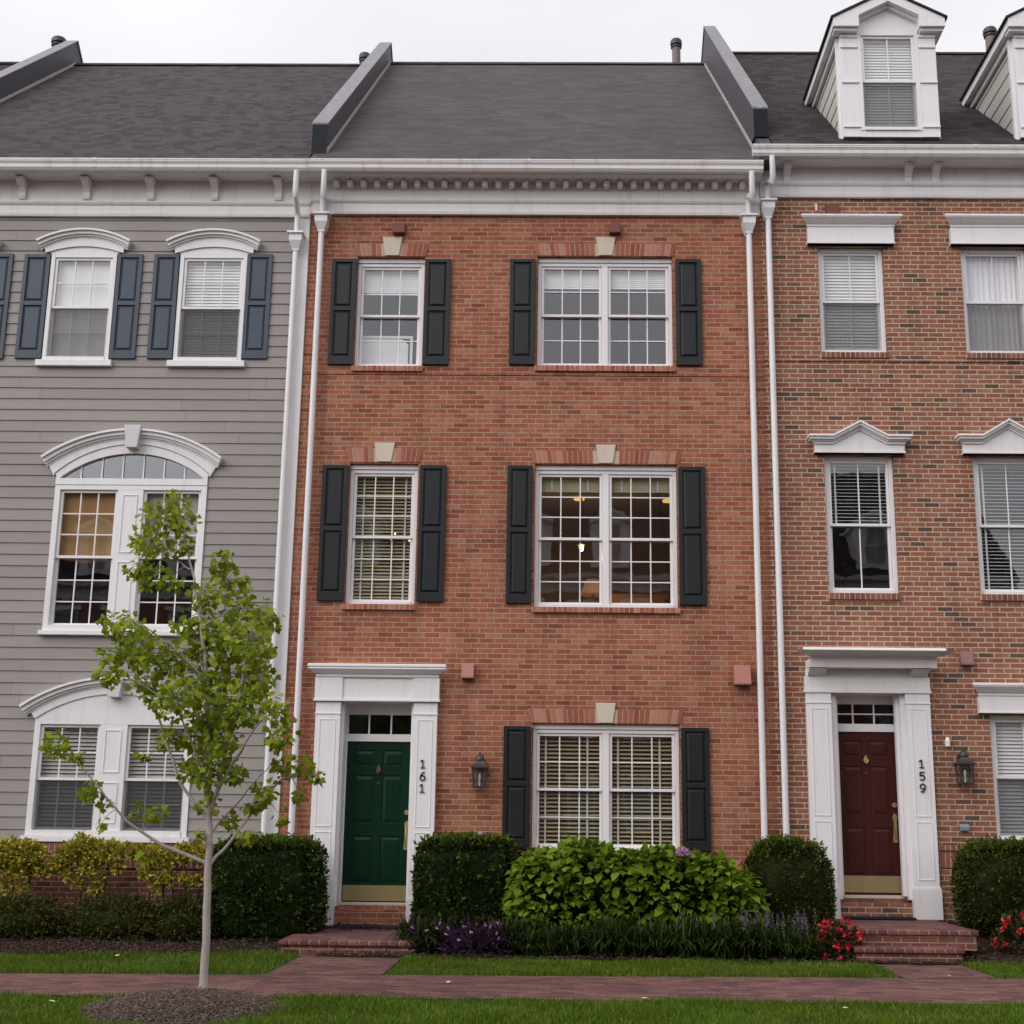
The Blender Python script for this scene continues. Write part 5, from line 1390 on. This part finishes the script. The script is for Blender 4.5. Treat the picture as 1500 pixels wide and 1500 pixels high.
for k, (pts, dep, r0, r1) in BR.items():
    n = len(pts); path = []
    tw = random.Random(k)
    for i in range(n - 1):
        for s in range(4):
            u = s / 4; t = (i + u) / (n - 1); x = pts[i][0] * (1 - u) + pts[i + 1][0] * u; z = pts[i][1] * (1 - u) + pts[i + 1][1] * u
            path.append((x + (tw.uniform(-.010, .010) if (i or s) else 0), TY + dep * t ** .9 + tw.uniform(-.008, .008), z, t))
    path.append((pts[-1][0], TY + dep, pts[-1][1], 1))
    if k == 'trunk': path[0] = (path[0][0], TY, -.03, 0)
    rr = [(r0 * (1 - t) + r1 * t) * (1.0 + .7 * max(0, 1 - max(z, 0) / .12) if k == 'trunk' else 1) for x, y, z, t in path]
    m_ = MB() if k != 'trunk' else mb
    m_.tube([p[:3] for p in path], rr, 10 if k == 'trunk' else 7)
    if k != 'trunk': build('limb', m_, M['bark'], tree, smooth=True)
    samp += [p[:3] for p in path if p[2] > 1.2]
build('trunk', mb, M['bark'], tree, smooth=True)
BL = [(-3.47, 4.24, 0.12), (-3.59, 4.07, 0.15), (-3.37, 4.07, 0.12), (-3.8, 3.94, 0.13), (-3.64, 3.85, 0.16), (-3.39, 3.85, 0.10), (-3.84, 3.66, 0.11), (-3.68, 3.6, 0.14), (-3.49, 3.54, 0.09), (-3.09, 3.76, 0.11), (-3.03, 3.57, 0.16), (-3.17, 3.41, 0.15), (-2.89, 3.35, 0.17), (-2.67, 3.26, 0.14), (-2.54, 3.14, 0.09), (-3.21, 3.04, 0.20), (-2.97, 3.05, 0.23), (-2.69, 2.99, 0.20), (-2.53, 2.87, 0.09), (-3.34, 3.16, 0.11), (-3.98, 3.13, 0.13), (-3.82, 2.95, 0.17), (-3.67, 3.04, 0.12), (-3.56, 2.86, 0.17), (-3.99, 2.85, 0.10), (-3.41, 2.8, 0.16), (-3.13, 2.71, 0.22), (-2.85, 2.71, 0.22), (-2.61, 2.62, 0.16), (-3.86, 2.67, 0.13), (-3.64, 2.61, 0.13), (-3.48, 2.49, 0.13), (-3.23, 2.44, 0.19), (-2.98, 2.38, 0.22), (-2.71, 2.38, 0.15), (-3.09, 2.14, 0.19), (-2.85, 2.08, 0.14), (-3.3, 2.14, 0.10), (-3.01, 1.85, 0.15), (-2.8, 1.85, 0.11), (-3.19, 1.85, 0.09), (-2.38, 2.36, 0.11), (-2.31, 2.15, 0.12), (-2.49, 2.12, 0.08), (-2.24, 1.91, 0.10), (-2.08, 1.8, 0.07), (-2.45, 1.91, 0.10), (-2.52, 1.68, 0.11), (-2.39, 1.48, 0.06), (-2.66, 1.56, 0.08), (-2.28, 1.65, 0.06), (-4.23, 2.04, 0.10), (-4.13, 1.95, 0.06), (-3.95, 1.66, 0.09), (-3.85, 1.55, 0.05), (-3.81, 1.4, 0.05), (-3.61, 1.49, 0.05), (-3.4, 1.47, 0.07), (-3.48, 2.11, 0.07), (-3.59, 1.96, 0.05), (-2.99, 1.56, 0.08), (-2.84, 1.44, 0.07), (-2.68, 1.3, 0.06), (-3.03, 1.3, 0.05), (-3.52, 1.12, 0.04)]
samp = np.array(samp); Cs, Ds = [], []; tm = MB()
for (bx, bz, br) in BL:
    d = np.hypot(samp[:, 0] - bx, samp[:, 2] - bz); j = d.argmin(); s = samp[j]
    by = s[1] + RNG.uniform(-.16, .16); c = np.array([bx, by, bz])
    tm.tube([tuple(s), tuple((s + c) / 2 + np.array([0, 0, .02])), tuple(c)], [.005, .004, .002], 5)
    n = max(6, int(br * br * 3900 * (1.0 if bz > 2.5 else 1.25)))
    q = sphere_pts(n) * NP.uniform(.1, 1, (n, 1)) ** .55 * br * 1.08; q[:, 1] *= 1.3
    for v in q[:: 5]: tm.tube([tuple(c), tuple(c + v)], [.003, .0015], 4)
    Cs.append(c + q); Ds.append(q)
C = np.vstack(Cs); Dq = unit(np.vstack(Ds))
D = unit(Dq * .7 + NP.normal(size=C.shape) * .5 + [0, 0, -.55]); N2 = unit(NP.normal(size=C.shape) * .5 + Dq * .3 + [0, -.45, .55])
v, f = leaf_arrays(C, D, N2, NP.uniform(.036, .078, len(C)), MAPLE)
tw_f = np.array([t for q in tm.f if len(q) == 4 for t in ((q[0], q[1], q[2]), (q[0], q[2], q[3]))]); tw_v = np.array(tm.v)
mesh_polys('crown', np.vstack([v, tw_v]), np.vstack([f, tw_f + len(v)]), [M['maple'], M['bark']], tree, np.concatenate([np.zeros(len(f), int), np.ones(len(tw_f), int)]))

# ------------------------------------------------------------------ grass and mulch chips (uncountable)
def grass(name, n, x0, x1, ya, yb, hmin, hmax, keep, z0=0.0):
    X = NP.uniform(x0, x1, n); A = np.array([ya(x) for x in X]); B = np.array([yb(x) for x in X]); Y = A + (B - A) * NP.uniform(0, 1, n)
    Y = Y + NP.normal(size=n) * .022 + .028 * np.sin(X * 5.3 + 2 * np.sin(X * 1.7)) * np.sin(X * 2.1); k = keep(X, Y); X, Y = X[k], Y[k]; n = len(X)
    cl_ = .75 + .35 * np.sin(X * 3.1 + np.sin(Y * 4)) * np.sin(Y * 3.7 + X) + NP.normal(size=n) * .12
    Hh = NP.uniform(hmin, hmax, n) * np.clip(cl_, .45, 1.3); a = NP.uniform(0, 6.28, n); w = NP.uniform(.0022, .0042, n); ln = NP.uniform(.1, .75, n) * Hh; b = NP.uniform(0, 6.28, n)
    px, py = np.cos(a) * w, np.sin(a) * w; lx, ly = np.cos(b) * ln, np.sin(b) * ln; Z = np.full(n, z0)
    V = np.stack([np.stack([X - px, Y - py, Z], 1), np.stack([X + px, Y + py, Z], 1), np.stack([X + px * .8 + lx * .35, Y + py * .8 + ly * .35, Z + Hh * .6], 1), np.stack([X - px * .8 + lx * .35, Y - py * .8 + ly * .35, Z + Hh * .6], 1), np.stack([X + lx, Y + ly, Z + Hh], 1)], 1).reshape(-1, 3)
    i = (np.arange(n) * 5)[:, None]
    F = np.concatenate([i + np.array([[0, 1, 2]]), i + np.array([[0, 2, 3]]), i + np.array([[3, 2, 4]])], 0)
    return struct(mesh_polys(name, V, F, M['grass']), 'stuff')
mound = lambda X, Y: ((X - C0[0]) / .78) ** 2 + ((Y - C0[1]) / .90) ** 2
grass('lawn_grass', 165000, -7.5, 7.5, lambda x: -8.2, lambda x: ynear(x), .035, .075, lambda X, Y: (mound(X, Y) > 1.0 + .15 * np.sin(9 * X) + NP.normal(size=len(X)) * .12) & (Y > -8.2), -.012)
nw = lambda X, Y: ~(((X > -2.80) & (X < -1.63)) | ((X > 3.39) & (X < 4.39)))
grass('lawn_grass', 95000, -8, 7.5, lambda x: yfar(x) + .01, lambda x: ybed(x) + .03, .03, .07, nw, -.008)
def chips(name, n, fn, mat, s=(.012, .045)):
    P = np.array([fn() for _ in range(n)]); D = unit(NP.normal(size=P.shape) * [1, 1, .25]); S = NP.uniform(*s, n)
    T = (np.array([(0, -.22, 0), (1, -.18, 0), (1, .2, 0), (0, .18, 0), (0, -.2, .14), (1, -.15, .16), (1, .18, .16), (0, .2, .14)]), [(4, 5, 6, 7), (0, 1, 5, 4), (1, 2, 6, 5), (2, 3, 7, 6), (3, 0, 4, 7)])
    v, f = leaf_arrays(P, D, unit(NP.normal(size=P.shape) * .25 + [0, 0, 1]), S, T)
    return struct(mesh_polys(name, v, f, mat), 'stuff')
def bedpt():
    x = RNG.uniform(-7.5, 7); yb = ybed(x); y = yb + (0 - yb) * RNG.random() ** 1.2
    return (x, y, zbed(x, y) - .005)
chips('bark_mulch', 16000, bedpt, M['chips'])
def mpt():
    t = RNG.uniform(0, 6.283); r = math.sqrt(RNG.random())
    return (C0[0] + r * .80 * math.cos(t), min(ynear(C0[0]) + .06, C0[1] + r * .94 * math.sin(t)), .12 * (1 - r * r) - .004)
chips('bark_mulch', 13000, mpt, M['chips_l'], (.008, .030))

# ================================================================== houses across the street (they show in the window glass)
def opposite(label, bm):
    h = thing('townhouse', label, 'house', (0, 0, 0), 'houses across the street')
    ws = [(a, a + .95, z, z + 1.7) for z in (1.2, 4.4, 7.5) for a in (-2.4, -.45, 1.5)]
    mb = MB(); wall_holes(mb, -3.1, 3.1, 0, 10.1, ws); shell(mb, -3.1, 3.1, 0, 10.1, .3); build('wall', mb, bm, h, fix=False)
    for (a, b, c, d) in ws:
        f = MB(); f.box(a, a + .07, .05, .12, c, d); f.box(b - .07, b, .05, .12, c, d); f.box(a + .07, b - .07, .05, .12, d - .07, d); f.box(a + .07, b - .07, .05, .12, c, c + .07); f.box(a + .07, b - .07, .05, .11, (c + d) / 2 - .03, (c + d) / 2 + .03)
        f.box(a - .12, b + .12, -.08, -.003, d + .02, d + .2)
        w = build('window', f, M['trim'], h)
        g = MB(); g.box(a + .05, b - .05, .10, .104, c + .05, d - .05); build('pane', g, M['greyplastic'], w)
    cornice(h, -3.1, 3.1, 10.25, 9.7, M['trim']); gutter(h, -3.1, 3.1, 10.25); roof(h, -3.1, 3.1, 10.23, M['roof_r'])
    dormer(h, -1.0, -.10, 10.57, False); dormer(h, 1.9, -.10, 10.57, False)
    return h
o1 = opposite('brick townhouse across the street mirrored in the panes of the middle house', M['brick_o'])
for k, (x, lb) in enumerate(((-11.6, 'lower second townhouse across the street left of the mirrored brick one'), (-5.35, 'townhouse across the street behind the young maple'), (7.15, 'townhouse across the street facing the maroon door'), (13.4, 'rightmost townhouse across the street'), (-17.8, 'leftmost townhouse across the street'))):
    c = copy_tree(o1); c['label'] = lb; c.location = (x, -30.5, 0); c.rotation_euler = (0, 0, math.pi)
    if x < -10: c.scale = (1, 1, .955)
o1.location = (.9, -30.5, 0); o1.rotation_euler = (0, 0, math.pi)

# ================================================================== sky, sun, camera
SUN_EL, SUN_AZ = rad(33), rad(230)      # azimuth measured clockwise from +Y; the sun is behind the camera, veiled by cloud
for k, (x, y, z) in enumerate(((-4.6, -2.9, .05), (.75, -5.95, .05), (3.9, -3.55, .02), (-1.0, -4.6, .012), (2.3, -6.4, .05), (-3.9, -6.6, .05))):
    v, f = leaf_arrays(np.array([[x, y, z]]), np.array([[math.cos(k * 2.1), math.sin(k * 2.1), .15]]), np.array([[.1, -.2, 1.0]]), np.array([.05]), MAPLE)
    tag(mesh_polys('fallen_leaf', v, f, M['stone']), 'small pale fallen leaf lying on the grass or paving', 'leaf', 'fallen leaves on the ground')
pl_ = bpy.data.lights.new('pendant_light', 'POINT'); pl_.energy = 22; pl_.color = (1, .70, .42); pl_.shadow_soft_size = .05
po = bpy.data.objects.new('pendant_light', pl_); COL.objects.link(po); po.location = (.35, 2.5, 5.40)
w = bpy.data.worlds.new('World'); sc.world = w; w.use_nodes = True
nt = w.node_tree; bg = nt.nodes['Background']
sky = nt.nodes.new('ShaderNodeTexSky'); sky.sky_type = 'NISHITA'; sky.sun_disc = False; sky.sun_elevation = SUN_EL; sky.sun_rotation = SUN_AZ; sky.dust_density = 4.0; sky.air_density = 1.0
hs = nt.nodes.new('ShaderNodeHueSaturation'); hs.inputs['Saturation'].default_value = .25; lk(nt, sky.outputs[0], hs.inputs['Color'])
tc = nt.nodes.new('ShaderNodeTexCoord')
sx = nt.nodes.new('ShaderNodeSeparateXYZ'); lk(nt, tc.outputs['Generated'], sx.inputs[0])
nz = noise(nt, tc.outputs['Generated'], 1.6, 5, .5, (1, 1, 2.2))
el = mth(nt, 'MAXIMUM', sx.outputs[2], 0.0)
dt = nt.nodes.new('ShaderNodeVectorMath'); dt.operation = 'DOT_PRODUCT'; lk(nt, tc.outputs['Generated'], dt.inputs[0])
dt.inputs[1].default_value = (math.sin(SUN_AZ) * math.cos(SUN_EL), math.cos(SUN_AZ) * math.cos(SUN_EL), math.sin(SUN_EL))
glow = mth(nt, 'POWER', mth(nt, 'MAXIMUM', dt.outputs['Value'], 0.0), 2.0)      # the veiled sun brightens the cloud round it
lum = mth(nt, 'ADD', mth(nt, 'MULTIPLY_ADD', el, 4.5, 7.1), mth(nt, 'MULTIPLY', glow, 9.0))
lum = mth(nt, 'MULTIPLY', lum, mth(nt, 'MULTIPLY_ADD', mth(nt, 'SUBTRACT', nz, .5), .75, 1.0))
cloud = mixc(nt, 1.0, (.965, .955, 1.0), combine(nt, lum, lum, lum), 'MULTIPLY')
lk(nt, mixc(nt, .88, hs.outputs[0], cloud), bg.inputs['Color']); bg.inputs['Strength'].default_value = .1
sl = bpy.data.lights.new('sun', 'SUN'); sl.energy = 1.0; sl.angle = rad(50); sl.color = (1, .965, .93)
so = bpy.data.objects.new('sun', sl); COL.objects.link(so)
d = Vector((math.sin(SUN_AZ) * math.cos(SUN_EL), math.cos(SUN_AZ) * math.cos(SUN_EL), math.sin(SUN_EL)))
so.rotation_euler = d.to_track_quat('Z', 'Y').to_euler(); so.location = (0, -20, 30)

pitch, yaw, roll = .22706, -.016176, .011297
cp, sp, cy, sy, cr, sr = math.cos(pitch), math.sin(pitch), math.cos(yaw), math.sin(yaw), math.cos(roll), math.sin(roll)
fw = Vector((sy * cp, cy * cp, sp)); rt = Vector((cy, -sy, 0)); up = rt.cross(fw)
r2 = rt * cr + up * sr; u2 = up * cr - rt * sr
cam = bpy.data.cameras.new('camera'); co = bpy.data.objects.new('camera', cam); COL.objects.link(co)
m4 = Matrix((r2, u2, -fw)).transposed().to_4x4(); m4.translation = Vector((0, -17.7, 1.42)); co.matrix_world = m4
cam.sensor_width = 36; cam.lens = 1986.5 / 1500 * 36; cam.shift_x = (750 - 787.04) / 1500; cam.clip_start = .1; cam.clip_end = 2000
sc.camera = co
sc.view_settings.view_transform = 'Standard'; sc.view_settings.look = 'None'; sc.view_settings.exposure = .10; sc.view_settings.gamma = 1
sc.cycles.max_bounces = 8; sc.cycles.transparent_max_bounces = 16; sc.cycles.caustics_reflective = False; sc.cycles.caustics_refractive = False
